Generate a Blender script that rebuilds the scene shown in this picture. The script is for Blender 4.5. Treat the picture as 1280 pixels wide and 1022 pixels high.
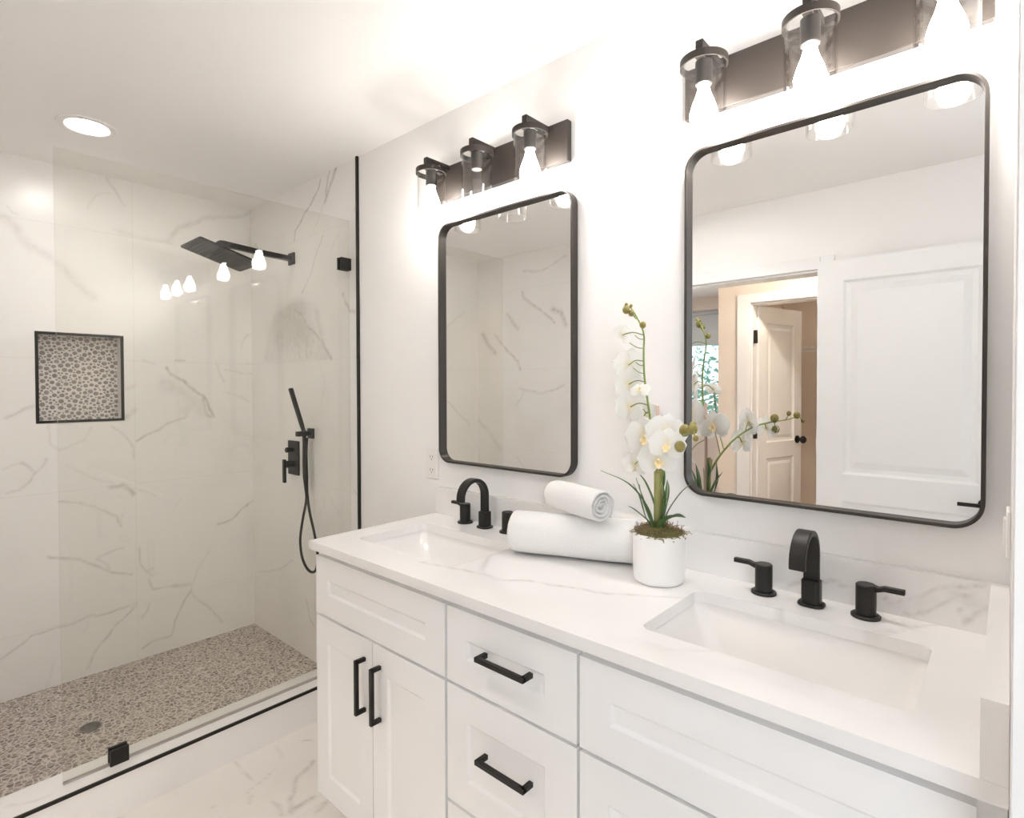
import bpy, bmesh, math, random
import numpy as np
from mathutils import Vector, Matrix

for o in list(bpy.data.objects):
    bpy.data.objects.remove(o, do_unlink=True)
SC = bpy.context.scene
COL = SC.collection
PI = math.pi

# ------------------------------------------------------------------ camera
cam_d = bpy.data.cameras.new('camera')
cam = bpy.data.objects.new('camera', cam_d); COL.objects.link(cam)
cam_d.sensor_fit = 'HORIZONTAL'; cam_d.sensor_width = 36.0
cam_d.lens = 697.998 / 1280 * 36.0
cam_d.shift_y = -(511.0 - 495.998) / 1280
cam_d.clip_start = 0.02
fw = Vector((-0.66492939, 0.74673312, -0.01607941))
rt = Vector((0.74685376, 0.66498375, -0.0024642))
up = Vector((-0.00885244, 0.01364749, 0.99986768))
m = Matrix.Identity(4)
for i in range(3):
    m[i][0] = rt[i]; m[i][1] = up[i]; m[i][2] = -fw[i]
m[0][3], m[1][3], m[2][3] = 1.61816, -1.40071, 1.39623
cam.matrix_world = m
SC.camera = cam

# ------------------------------------------------------------------ render look, sky and daylight
SC.view_settings.view_transform = 'Standard'
SC.view_settings.look = 'None'
SC.view_settings.gamma = 1.0
SC.view_settings.use_curve_mapping = False
SC.view_settings.exposure = 1.88
SC.cycles.use_denoising = True
SC.cycles.max_bounces = 16
SC.cycles.diffuse_bounces = 8
SC.cycles.glossy_bounces = 8
SC.cycles.transparent_max_bounces = 32
SC.cycles.sample_clamp_indirect = 6.0
SC.cycles.caustics_reflective = False
SC.cycles.caustics_refractive = False

world = bpy.data.worlds.new('world'); SC.world = world
world.use_nodes = True
wn = world.node_tree.nodes; wl = world.node_tree.links
sky = wn.new('ShaderNodeTexSky')
sky.sky_type = 'HOSEK_WILKIE'
sky.sun_direction = Vector((0.3, -0.4, 0.75)).normalized()
sky.turbidity = 4.0
wn['Background'].inputs[1].default_value = 3.0
wl.new(sky.outputs[0], wn['Background'].inputs[0])

def area_light(name, loc, rot, sx, sy, power, color):
    d = bpy.data.lights.new(name, 'AREA'); d.shape = 'RECTANGLE'; d.size = sx; d.size_y = sy
    d.energy = power; d.color = color
    o = bpy.data.objects.new(name, d); COL.objects.link(o); o.location = loc; o.rotation_euler = rot
    return o
# area lamp added as unseen daylight, just outside the added nook window
area_light('added_daylight_nook', (2.45, -1.99, 1.5), (math.radians(90), 0, 0), .9, 1.2, 4.5, (0.94, 0.97, 1.0))
BULB = 29.5       # bulb radiance of the vanity lights
DOWN = 57.0
MAIN_FILL = 88.0       # radiance of the unseen fill lamp added over the bathroom floor
HALL_FILL = 310.0       # radiance of the fill lamps added in the rooms beyond the doorway
#       # radiance of the recessed lamps

# ------------------------------------------------------------------ materials
def mat(name, color=(.8, .8, .8), rough=.5, metal=0.0, spec=.5, **kw):
    mt = bpy.data.materials.new(name); mt.use_nodes = True
    p = mt.node_tree.nodes['Principled BSDF']
    p.inputs['Base Color'].default_value = (*color, 1); p.inputs['Roughness'].default_value = rough
    p.inputs['Metallic'].default_value = metal; p.inputs['Specular IOR Level'].default_value = spec
    for k, v in kw.items(): p.inputs[k].default_value = v
    return mt
def nodes(mt): return mt.node_tree.nodes, mt.node_tree.links, mt.node_tree.nodes['Principled BSDF']
def nn(N, t, **kw):
    n = N.new(t)
    for k, v in kw.items(): setattr(n, k, v)
    return n
def noise_bump(mt, scale, strength, dist=.002, detail=4):
    N, Lk, p = nodes(mt)
    tc = nn(N, 'ShaderNodeTexCoord'); nz = nn(N, 'ShaderNodeTexNoise'); bp_ = nn(N, 'ShaderNodeBump')
    nz.inputs['Scale'].default_value = scale; nz.inputs['Detail'].default_value = detail
    bp_.inputs['Strength'].default_value = strength; bp_.inputs['Distance'].default_value = dist
    Lk.new(tc.outputs['Object'], nz.inputs['Vector']); Lk.new(nz.outputs['Fac'], bp_.inputs['Height'])
    Lk.new(bp_.outputs['Normal'], p.inputs['Normal'])
    return mt
def vary(mt, c1, c2, scale, detail=3):
    N, Lk, p = nodes(mt)
    tc = nn(N, 'ShaderNodeTexCoord'); nz = nn(N, 'ShaderNodeTexNoise'); mx = nn(N, 'ShaderNodeMix', data_type='RGBA')
    nz.inputs['Scale'].default_value = scale; nz.inputs['Detail'].default_value = detail
    mx.inputs[6].default_value = (*c1, 1); mx.inputs[7].default_value = (*c2, 1)
    Lk.new(tc.outputs['Object'], nz.inputs['Vector']); Lk.new(nz.outputs['Fac'], mx.inputs[0]); Lk.new(mx.outputs[2], p.inputs['Base Color'])
    return mt
def marble(name, base, vein, rough, coat=0.0, joints=None):
    """white marble: veins from the mesh attribute 'vein' broken up by noise; joints = ((axis, step, offset), ...)"""
    mt = mat(name, base, rough); N, Lk, p = nodes(mt)
    p.inputs['Coat Weight'].default_value = coat; p.inputs['Coat Roughness'].default_value = .22 if joints else .06
    tc = nn(N, 'ShaderNodeTexCoord'); at = nn(N, 'ShaderNodeAttribute', attribute_name='vein')
    n1 = nn(N, 'ShaderNodeTexNoise'); n1.inputs['Scale'].default_value = 38; n1.inputs['Detail'].default_value = 6
    n2 = nn(N, 'ShaderNodeTexNoise'); n2.inputs['Scale'].default_value = 2.2; n2.inputs['Detail'].default_value = 5
    Lk.new(tc.outputs['Object'], n1.inputs['Vector']); Lk.new(tc.outputs['Object'], n2.inputs['Vector'])
    r1 = nn(N, 'ShaderNodeMapRange'); r1.inputs[1].default_value = .35; r1.inputs[2].default_value = .65; r1.inputs[3].default_value = .45; r1.inputs[4].default_value = 1.1
    Lk.new(n1.outputs['Fac'], r1.inputs[0])
    mu = nn(N, 'ShaderNodeMath', operation='MULTIPLY', use_clamp=True); Lk.new(at.outputs['Fac'], mu.inputs[0]); Lk.new(r1.outputs[0], mu.inputs[1])
    r2 = nn(N, 'ShaderNodeMapRange'); r2.inputs[1].default_value = .5; r2.inputs[2].default_value = .75; r2.inputs[3].default_value = 0; r2.inputs[4].default_value = .12
    Lk.new(n2.outputs['Fac'], r2.inputs[0])
    ad = nn(N, 'ShaderNodeMath', operation='ADD', use_clamp=True); Lk.new(mu.outputs[0], ad.inputs[0]); Lk.new(r2.outputs[0], ad.inputs[1])
    last = ad
    if joints:
        sx = nn(N, 'ShaderNodeSeparateXYZ'); Lk.new(tc.outputs['Object'], sx.inputs[0])
        for ax, step, off in joints:
            a = nn(N, 'ShaderNodeMath', operation='SUBTRACT'); a.inputs[1].default_value = off - step / 2; Lk.new(sx.outputs['XYZ'.index(ax)], a.inputs[0])
            b = nn(N, 'ShaderNodeMath', operation='MODULO'); b.inputs[1].default_value = step
            c0 = nn(N, 'ShaderNodeMath', operation='ADD'); c0.inputs[1].default_value = step * 20
            Lk.new(a.outputs[0], c0.inputs[0]); Lk.new(c0.outputs[0], b.inputs[0])
            c = nn(N, 'ShaderNodeMath', operation='SUBTRACT'); c.inputs[1].default_value = step / 2; Lk.new(b.outputs[0], c.inputs[0])
            d = nn(N, 'ShaderNodeMath', operation='ABSOLUTE'); Lk.new(c.outputs[0], d.inputs[0])
            e = nn(N, 'ShaderNodeMath', operation='LESS_THAN'); e.inputs[1].default_value = .0011; Lk.new(d.outputs[0], e.inputs[0])
            f = nn(N, 'ShaderNodeMath', operation='MULTIPLY'); f.inputs[1].default_value = .18; Lk.new(e.outputs[0], f.inputs[0])
            g = nn(N, 'ShaderNodeMath', operation='ADD', use_clamp=True); Lk.new(last.outputs[0], g.inputs[0]); Lk.new(f.outputs[0], g.inputs[1]); last = g
    mx = nn(N, 'ShaderNodeMix', data_type='RGBA'); mx.inputs[6].default_value = (*base, 1); mx.inputs[7].default_value = (*vein, 1)
    Lk.new(last.outputs[0], mx.inputs[0]); Lk.new(mx.outputs[2], p.inputs['Base Color'])
    return mt
def pebble(name, scale, c1, c2, grout, rough=.45, round_=False):
    mt = mat(name, c1, rough); N, Lk, p = nodes(mt)
    tc = nn(N, 'ShaderNodeTexCoord')
    vc = nn(N, 'ShaderNodeTexVoronoi', feature='F1'); ve = nn(N, 'ShaderNodeTexVoronoi', feature='F1' if round_ else 'DISTANCE_TO_EDGE')
    for v in (vc, ve): v.inputs['Scale'].default_value = scale; Lk.new(tc.outputs['Object'], v.inputs['Vector'])
    sp = nn(N, 'ShaderNodeSeparateColor'); Lk.new(vc.outputs['Color'], sp.inputs[0])
    mx = nn(N, 'ShaderNodeMix', data_type='RGBA'); mx.inputs[6].default_value = (*c1, 1); mx.inputs[7].default_value = (*c2, 1); Lk.new(sp.outputs[0], mx.inputs[0])
    mr = nn(N, 'ShaderNodeMapRange')
    if round_:
        rr = nn(N, 'ShaderNodeMapRange'); rr.inputs[3].default_value = .22; rr.inputs[4].default_value = .56; Lk.new(sp.outputs[1], rr.inputs[0])
        sb = nn(N, 'ShaderNodeMath', operation='SUBTRACT'); Lk.new(rr.outputs[0], sb.inputs[0]); Lk.new(ve.outputs['Distance'], sb.inputs[1])
        Lk.new(sb.outputs[0], mr.inputs[0]); mr.inputs[1].default_value = 0; mr.inputs[2].default_value = .06
    else:
        Lk.new(ve.outputs['Distance'], mr.inputs[0]); mr.inputs[1].default_value = .05; mr.inputs[2].default_value = .13
    m2 = nn(N, 'ShaderNodeMix', data_type='RGBA'); m2.inputs[6].default_value = (*grout, 1); Lk.new(mr.outputs[0], m2.inputs[0]); Lk.new(mx.outputs[2], m2.inputs[7])
    Lk.new(m2.outputs[2], p.inputs['Base Color'])
    b = nn(N, 'ShaderNodeBump'); b.inputs['Strength'].default_value = .5; b.inputs['Distance'].default_value = .003
    Lk.new(mr.outputs[0], b.inputs['Height']); Lk.new(b.outputs['Normal'], p.inputs['Normal'])
    return mt
def thin_glass(name, tint, f0=.04):
    """clear sheet glass: straight transmission mixed with a mirror-like reflection by the Fresnel law"""
    mt = bpy.data.materials.new(name); mt.use_nodes = True; N = mt.node_tree.nodes; Lk = mt.node_tree.links; N.clear()
    out = nn(N, 'ShaderNodeOutputMaterial'); mx = nn(N, 'ShaderNodeMixShader'); tr = nn(N, 'ShaderNodeBsdfTransparent'); gl = nn(N, 'ShaderNodeBsdfGlossy')
    lw = nn(N, 'ShaderNodeLayerWeight'); lw.inputs[0].default_value = .5
    pw = nn(N, 'ShaderNodeMath', operation='POWER'); pw.inputs[1].default_value = 5
    ma = nn(N, 'ShaderNodeMath', operation='MULTIPLY_ADD', use_clamp=True); ma.inputs[1].default_value = 1 - f0; ma.inputs[2].default_value = f0
    Lk.new(lw.outputs['Facing'], pw.inputs[0]); Lk.new(pw.outputs[0], ma.inputs[0]); Lk.new(ma.outputs[0], mx.inputs[0])
    tr.inputs[0].default_value = (*tint, 1); gl.inputs['Roughness'].default_value = 0.0
    Lk.new(tr.outputs[0], mx.inputs[1]); Lk.new(gl.outputs[0], mx.inputs[2]); Lk.new(mx.outputs[0], out.inputs[0])
    return mt
def emit(name, color, strength):
    mt = bpy.data.materials.new(name); mt.use_nodes = True; N = mt.node_tree.nodes; N.clear()
    out = nn(N, 'ShaderNodeOutputMaterial'); e = nn(N, 'ShaderNodeEmission'); e.inputs[0].default_value = (*color, 1); e.inputs[1].default_value = strength
    mt.node_tree.links.new(e.outputs[0], out.inputs[0]); return mt

M = {}
M['paint'] = noise_bump(mat('wall_paint', (.88, .866, .856), .6), 220, .05)
M['ceil'] = mat('ceiling_paint', (.90, .885, .872), .75)
M['beige'] = mat('hall_paint', (.78, .70, .62), .7)
M['trimw'] = mat('white_trim', (.83, .83, .83), .35)
M['tile'] = marble('shower_marble_tile', (.87, .853, .832), (.38, .34, .31), .30, .15, (('Z', .6096, 1.535), ('Y', 1.2192, -.5763), ('X', 1.2192, -.45)))
M['curb'] = marble('curb_marble', (.85, .84, .83), (.42, .36, .31), .25)
M['floor'] = marble('floor_marble', (.84, .81, .78), (.34, .30, .27), .22, .1, (('X', .6096, -.1), ('Y', 1.2192, -1.3)))
M['quartz'] = marble('white_quartz', (.84, .825, .815), (.50, .47, .45), .16, .2)
M['pebble'] = pebble('shower_pebble_floor', 52, (.20, .165, .14), (.45, .39, .345), (.66, .60, .55))
M['niche'] = vary(mat('niche_pebble', (.3, .27, .25), .45), (.20, .175, .16), (.45, .415, .385), 75, 1)
M['grout'] = mat('niche_grout', (.80, .76, .72), .8)
M['cab'] = mat('cabinet_paint', (.87, .868, .866), .38)
M['black'] = noise_bump(mat('matte_black_metal', (.016, .014, .012), .42, .3), 400, .03)
M['bronze'] = mat('dark_bronze_metal', (.042, .034, .029), .45, .35)
M['rubber'] = mat('grey_rubber', (.13, .12, .11), .6)
M['glass_strip'] = mat('grey_strip', (.42, .39, .36), .4)
M['mirror'] = mat('mirror_silver', (.93, .93, .92), 0.0, 1.0)
M['glass'] = thin_glass('shower_glass', (.968, .970, .952), .022)
M['shade'] = thin_glass('shade_glass', (.97, .965, .96), .05)
M['pane'] = thin_glass('window_glass', (.97, .98, .98), .04)
M['bulb'] = emit('lit_bulb', (1.0, .965, .925), BULB)
M['lens'] = emit('lit_lens', (1.0, .968, .935), DOWN)
M['lens_fill_main'] = emit('lit_fill_main', (1.0, .975, .95), MAIN_FILL)  # glow of the added bathroom fill lamp
M['lens_fill_hall'] = emit('lit_fill_hall', (1.0, .88, .74), HALL_FILL)  # glow of the added hall and bedroom lamps
M['lens_fill_closet'] = emit('lit_fill_closet', (1.0, .84, .66), HALL_FILL * .115)  # glow of the added closet lamp
M['ceramic'] = mat('white_ceramic', (.84, .825, .81), .10, **{'Coat Weight': .3})
M['pot'] = mat('pot_ceramic', (.86, .85, .835), .35)
M['towel'] = noise_bump(mat('white_terry', (.90, .89, .88), .95, spec=.1), 420, .9, .004, 2)
M['plastic'] = mat('white_plastic', (.85, .83, .81), .35)
M['slot'] = mat('dark_slot', (.10, .09, .08), .6)
M['steel'] = mat('brushed_steel', (.30, .29, .27), .35, .9)
M['leaf'] = vary(mat('orchid_leaf', (.05, .12, .03), .35), (.035, .085, .02), (.09, .17, .05), 30)
M['stem'] = vary(mat('orchid_stem', (.2, .28, .06), .5), (.17, .24, .05), (.30, .36, .10), 40)
M['stub'] = vary(mat('orchid_stalk', (.25, .27, .08), .55), (.20, .22, .06), (.36, .33, .13), 50)
M['bud'] = vary(mat('orchid_bud', (.34, .31, .08), .5), (.15, .115, .03), (.36, .31, .075), 60)
M['stake'] = mat('plant_stake', (.60, .44, .36), .7)
M['moss'] = vary(mat('dry_moss', (.25, .17, .09), .95), (.12, .075, .035), (.44, .32, .19), 60)
M['mossg'] = vary(mat('green_moss', (.2, .2, .06), .95), (.11, .11, .03), (.30, .27, .10), 60)
M['lip'] = mat('orchid_lip', (.88, .74, .44), .5)
M['shadecloth'] = mat('grey_blind', (.52, .55, .55), .85)
M['carpet'] = noise_bump(mat('bedroom_floor', (.55, .47, .40), .9), 300, .5)
M['bush'] = vary(mat('bush_leaf', (.1, .3, .14), .6), (.10, .34, .24), (.46, .68, .46), 8)
def petal_mat():
    mt = bpy.data.materials.new('orchid_petal'); mt.use_nodes = True; N, Lk, p = nodes(mt)
    at = nn(N, 'ShaderNodeAttribute', attribute_name='vein'); mx = nn(N, 'ShaderNodeMix', data_type='RGBA')
    mx.inputs[6].default_value = (.92, .915, .90, 1); mx.inputs[7].default_value = (.86, .74, .42, 1)
    Lk.new(at.outputs['Fac'], mx.inputs[0]); Lk.new(mx.outputs[2], p.inputs['Base Color']); p.inputs['Roughness'].default_value = .6
    tl = nn(N, 'ShaderNodeBsdfTranslucent'); Lk.new(mx.outputs[2], tl.inputs[0]); ms = nn(N, 'ShaderNodeMixShader'); ms.inputs[0].default_value = .4
    out = N['Material Output']; Lk.new(p.outputs[0], ms.inputs[1]); Lk.new(tl.outputs[0], ms.inputs[2]); Lk.new(ms.outputs[0], out.inputs[0])
    return mt
M['petal'] = petal_mat()

# ------------------------------------------------------------------ mesh helpers
class B:
    def __init__(s): s.v = []; s.f = []; s.vein = None
    def add(s, vs, fs):
        n = len(s.v); s.v += [tuple(map(float, v)) for v in vs]; s.f += [tuple(i + n for i in f) for f in fs]; return s
    def box(s, x0, x1, y0, y1, z0, z1):
        x0, x1 = sorted((x0, x1)); y0, y1 = sorted((y0, y1)); z0, z1 = sorted((z0, z1))
        return s.add([(x0, y0, z0), (x1, y0, z0), (x1, y1, z0), (x0, y1, z0), (x0, y0, z1), (x1, y0, z1), (x1, y1, z1), (x0, y1, z1)],
                     [(0, 3, 2, 1), (4, 5, 6, 7), (0, 1, 5, 4), (1, 2, 6, 5), (2, 3, 7, 6), (3, 0, 4, 7)])
    def lathe(s, prof, c, n=40, axis='z', closed=False):
        """prof = [(radius, height)...] about an axis through c"""
        vs = []; fs = []; k = len(prof)
        for i in range(n):
            a = 2 * PI * i / n; ca, sa = math.cos(a), math.sin(a)
            for r, h in prof:
                if axis == 'z': vs.append((c[0] + r * ca, c[1] + r * sa, c[2] + h))
                elif axis == 'y': vs.append((c[0] + r * sa, c[1] + h, c[2] + r * ca))
                else: vs.append((c[0] + h, c[1] + r * ca, c[2] + r * sa))
        for i in range(n):
            j = (i + 1) % n
            for q in range(k if closed else k - 1):
                w = (q + 1) % k
                fs.append((i * k + q, j * k + q, j * k + w, i * k + w))
        if not closed:
            if prof[0][0] > 1e-6: fs.append(tuple(i * k for i in reversed(range(n))))
            if prof[-1][0] > 1e-6: fs.append(tuple(i * k + k - 1 for i in range(n)))
        return s.add(vs, fs)
    def sweep(s, path, section, upv=(0, 0, 1), scale=None, cap=True):
        """section = 2D polygon (side, up) swept along path"""
        P = [Vector(p) for p in path]; k = len(section); vs = []; fs = []; U = Vector(upv)
        for i, p in enumerate(P):
            t = (P[min(i + 1, len(P) - 1)] - P[max(i - 1, 0)]).normalized()
            sd = t.cross(U)
            if sd.length < 1e-4: sd = t.cross(Vector((1, 0, 0)))
            sd.normalize(); u2 = sd.cross(t).normalized(); U = u2 if scale == 'carry' else U
            q = 1.0 if scale in (None, 'carry') else scale[i]
            for a, b in section: vs.append(p + sd * a * q + u2 * b * q)
        for i in range(len(P) - 1):
            for j in range(k):
                j2 = (j + 1) % k
                fs.append((i * k + j, i * k + j2, (i + 1) * k + j2, (i + 1) * k + j))
        if cap:
            fs.append(tuple(reversed(range(k)))); fs.append(tuple((len(P) - 1) * k + j for j in range(k)))
        return s.add(vs, fs)
    def tube(s, path, r, n=10):
        """round tube with parallel-transport frame; r number or list"""
        P = [Vector(p) for p in path]; vs = []; fs = []
        t0 = (P[1] - P[0]).normalized(); nrm = t0.orthogonal().normalized()
        for i, p in enumerate(P):
            t = (P[min(i + 1, len(P) - 1)] - P[max(i - 1, 0)]).normalized()
            nrm = (nrm - t * nrm.dot(t)).normalized(); bn = t.cross(nrm)
            q = r[i] if isinstance(r, (list, tuple)) else r
            for j in range(n):
                a = 2 * PI * j / n; vs.append(p + (nrm * math.cos(a) + bn * math.sin(a)) * q)
        for i in range(len(P) - 1):
            for j in range(n):
                j2 = (j + 1) % n; fs.append((i * n + j, i * n + j2, (i + 1) * n + j2, (i + 1) * n + j))
        fs.append(tuple(reversed(range(n)))); fs.append(tuple((len(P) - 1) * n + j for j in range(n)))
        return s.add(vs, fs)
    def loops(s, L, close_ends=False, cyc=True):
        """skin between consecutive closed loops of equal length"""
        k = len(L[0]); vs = [p for l in L for p in l]; fs = []
        for i in range(len(L) - 1):
            for j in range(k if cyc else k - 1):
                j2 = (j + 1) % k; fs.append((i * k + j, i * k + j2, (i + 1) * k + j2, (i + 1) * k + j))
        if close_ends:
            fs.append(tuple(reversed(range(k)))); fs.append(tuple((len(L) - 1) * k + j for j in range(k)))
        return s.add(vs, fs)
    def ball(s, c, rx, ry=None, rz=None, n=14, m_=9):
        ry = ry or rx; rz = rz or rx; prof = [(math.sin(PI * i / m_), -math.cos(PI * i / m_)) for i in range(m_ + 1)]
        vs = []; fs = []; k = m_ + 1
        for i in range(n):
            a = 2 * PI * i / n
            for r, h in prof: vs.append((c[0] + rx * r * math.cos(a), c[1] + ry * r * math.sin(a), c[2] + rz * h))
        for i in range(n):
            j = (i + 1) % n
            for q in range(m_): fs.append((i * k + q, j * k + q, j * k + q + 1, i * k + q + 1))
        return s.add(vs, fs)

def rootloc(p):
    v = Vector((0, 0, 0))
    while p is not None: v += p.location; p = p.parent
    return v
def build(name, b, mt, parent=None, smooth=False, bevel=0, seg=2, weld=False, origin=None, auto=None):
    me = bpy.data.meshes.new(name); off = rootloc(parent)
    o = bpy.data.objects.new(name, me); COL.objects.link(o)
    if parent is None and origin is not None: off = Vector(origin); o.location = off
    V = np.array(b.v, float) - np.array(off)
    me.from_pydata([tuple(v) for v in V], [], b.f)
    me.materials.append(M[mt])
    if b.vein is not None:
        a = me.attributes.new('vein', 'FLOAT', 'POINT'); a.data.foreach_set('value', np.asarray(b.vein, np.float32))
    bm = bmesh.new(); bm.from_mesh(me)
    if weld: bmesh.ops.remove_doubles(bm, verts=bm.verts, dist=1e-5)
    bmesh.ops.recalc_face_normals(bm, faces=bm.faces)
    bm.to_mesh(me); bm.free()
    if smooth:
        me.shade_smooth()
        if auto:
            me.set_sharp_from_angle(angle=math.radians(auto))
    if bevel:
        md = o.modifiers.new('bevel', 'BEVEL'); md.width = bevel; md.segments = seg; md.limit_method = 'ANGLE'; md.angle_limit = math.radians(40)
        me.shade_smooth(); me.set_sharp_from_angle(angle=math.radians(35))
        md.harden_normals = False
    if parent is not None: o.parent = parent
    return o
def tag(o, label, cat, group=None, kind=None):
    o['label'] = label; o['category'] = cat
    if group: o['group'] = group
    if kind: o['kind'] = kind
    return o
def thing(name, loc, label, cat, group=None):
    o = bpy.data.objects.new(name, None); COL.objects.link(o); o.location = loc; o.empty_display_size = .05
    return tag(o, label, cat, group)
def struct(name, b, mt, label, cat, parent=None, **kw):
    o = build(name, b, mt, parent, **kw)
    if parent is None: tag(o, label, cat, kind='structure')
    return o
def sthing(name, loc, label, cat):
    o = thing(name, loc, label, cat); o['kind'] = 'structure'; return o
def rrect(x0, x1, z0, z1, r, n=8):
    """rounded rectangle outline, counter-clockwise, in 2D"""
    out = []
    for cx, cz, a0 in ((x1 - r, z1 - r, 0), (x0 + r, z1 - r, 90), (x0 + r, z0 + r, 180), (x1 - r, z0 + r, 270)):
        for i in range(n + 1):
            a = math.radians(a0 + 90 * i / n); out.append((cx + r * math.cos(a), cz + r * math.sin(a)))
    return out
def smoothpath(pts, n=8):
    """Catmull-Rom through pts"""
    P = [Vector(p) for p in pts]; P = [P[0] * 2 - P[1]] + P + [P[-1] * 2 - P[-2]]; out = []
    for i in range(1, len(P) - 2):
        a, b_, c, d = P[i - 1:i + 3]
        for k in range(n):
            t = k / n
            out.append(.5 * ((2 * b_) + (c - a) * t + (2 * a - 5 * b_ + 4 * c - d) * t * t + (3 * b_ - a - 3 * c + d) * t ** 3))
    out.append(P[-2]); return out

# ------------------------------------------------------------------ marble veins (metres on each surface)
V_LEFT=[([(-1.062,2.133),(-1.01,2.096),(-0.971,2.03),(-0.906,1.977),(-0.852,1.935),(-0.806,1.887),(-0.749,1.842)],0.0325,0.35),([(-0.906,1.977),(-0.852,1.935),(-0.806,1.887),(-0.749,1.842)],0.0111,0.3),([(-1.048,2.184),(-1.028,2.158),(-1.007,2.155)],0.0069,0.5),([(-0.673,2.415),(-0.642,2.37),(-0.623,2.321),(-0.603,2.302)],0.0078,0.55),([(-0.655,2.343),(-0.719,2.319),(-0.753,2.266),(-0.754,2.239)],0.0075,0.35),([(-0.654,2.17),(-0.605,2.146)],0.0078,0.25),([(-0.561,2.166),(-0.499,2.147)],0.0121,0.25),([(-0.409,2.156),(-0.367,2.231),(-0.254,2.31),(-0.057,2.367),(0.01,2.401)],0.0215,0.5),([(-0.644,2.172),(-0.527,2.157),(-0.394,2.151)],0.02,0.25),([(-0.551,1.54),(-0.496,1.513)],0.0081,0.5),([(-0.397,1.533),(-0.344,1.534)],0.0084,0.7),([(-0.438,1.494),(-0.405,1.462),(-0.353,1.437),(-0.307,1.395),(-0.256,1.356),(-0.224,1.295),(-0.196,1.255)],0.0128,1.0),([(-0.446,1.412),(-0.384,1.4),(-0.316,1.336),(-0.257,1.283)],0.0595,0.3),([(-0.421,1.429),(-0.395,1.395)],0.025,0.4),([(-0.347,1.273),(-0.316,1.314),(-0.284,1.335)],0.0383,0.25),([(-0.264,1.348),(-0.241,1.261),(-0.217,1.251)],0.013,0.8),([(-0.576,1.129),(-0.535,1.163),(-0.485,1.176),(-0.43,1.21),(-0.355,1.231),(-0.34,1.256)],0.0091,0.8),([(-0.671,1.214),(-0.639,1.193),(-0.607,1.136),(-0.59,1.095),(-0.591,1.051)],0.0079,0.55),([(-0.065,1.634),(-0.038,1.69),(-0.001,1.719)],0.0091,0.45),([(-0.197,1.535),(-0.181,1.483),(-0.148,1.43)],0.0088,0.5),([(-0.148,1.501),(-0.079,1.498),(0.005,1.482)],0.0077,0.4),([(-0.132,1.372),(-0.058,1.363),(-0.028,1.331)],0.0091,0.4),([(-0.617,1.404),(-0.583,1.416)],0.0159,0.35),([(-0.612,1.258),(-0.581,1.289)],0.0238,0.5),([(-0.021,1.54),(0.011,1.546)],0.0092,0.4),([(-1.065,1.266),(-1.007,1.292),(-0.956,1.319)],0.0141,0.55),([(-0.904,1.241),(-0.905,1.147),(-0.883,1.116),(-0.839,1.134),(-0.785,1.16),(-0.756,1.219)],0.0074,0.4),([(-0.923,1.079),(-0.928,1.058),(-0.965,1.019),(-0.984,0.99),(-1.011,0.968),(-1.051,0.942)],0.0082,0.6),([(-0.999,1.083),(-0.967,1.037)],0.0089,0.6),([(-1.06,1.055),(-1.005,1.08)],0.007,0.3),([(-0.684,0.925),(-0.636,0.922),(-0.586,0.868)],0.0196,0.9),([(-0.852,1.039),(-0.747,0.979),(-0.684,0.944)],0.0061,0.35),([(-0.589,0.9),(-0.485,0.849)],0.0065,0.35),([(-0.874,0.887),(-0.794,0.868),(-0.736,0.828),(-0.66,0.773),(-0.635,0.725)],0.0076,0.7),([(-0.917,0.639),(-0.868,0.621),(-0.797,0.601),(-0.758,0.565),(-0.721,0.537),(-0.676,0.503),(-0.601,0.48)],0.0084,0.9),([(-0.739,0.587),(-0.702,0.559),(-0.689,0.529)],0.0069,0.6),([(-0.739,0.595),(-0.701,0.617),(-0.629,0.629)],0.0069,0.6),([(-1.081,0.225),(-1.026,0.247),(-0.971,0.285),(-0.901,0.302),(-0.825,0.315),(-0.776,0.33),(-0.742,0.319),(-0.679,0.32),(-0.609,0.33),(-0.585,0.332)],0.0076,0.65),([(-0.776,0.33),(-0.795,0.26)],0.0075,0.3),([(-0.776,0.09),(-0.744,0.155),(-0.693,0.211),(-0.666,0.249),(-0.589,0.313)],0.0085,0.7),([(-0.573,0.243),(-0.541,0.274),(-0.527,0.31)],0.0081,0.6),([(-0.574,0.091),(-0.511,0.105),(-0.428,0.102),(-0.401,0.181),(-0.358,0.266),(-0.319,0.319)],0.0096,0.75),([(-0.319,0.319),(-0.298,0.421),(-0.237,0.52)],0.0077,0.35),([(-0.319,0.301),(-0.248,0.22),(-0.162,0.106)],0.0087,0.6),([(-0.525,0.436),(-0.501,0.373),(-0.406,0.364),(-0.33,0.347)],0.0084,0.7),([(-0.406,0.364),(-0.33,0.347)],0.017,0.6),([(-0.565,0.612),(-0.559,0.53),(-0.535,0.479),(-0.507,0.452)],0.0081,0.6),([(-0.535,0.479),(-0.503,0.492)],0.0081,0.4),([(-0.202,0.644),(-0.126,0.666),(-0.074,0.716),(0.003,0.749)],0.01,0.9),([(-0.42,0.773),(-0.382,0.825)],0.0084,0.25),([(-0.644,0.735),(-0.627,0.791)],0.0079,0.3),([(-0.927,0.04),(-0.909,0.143)],0.0073,0.25)]
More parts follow.
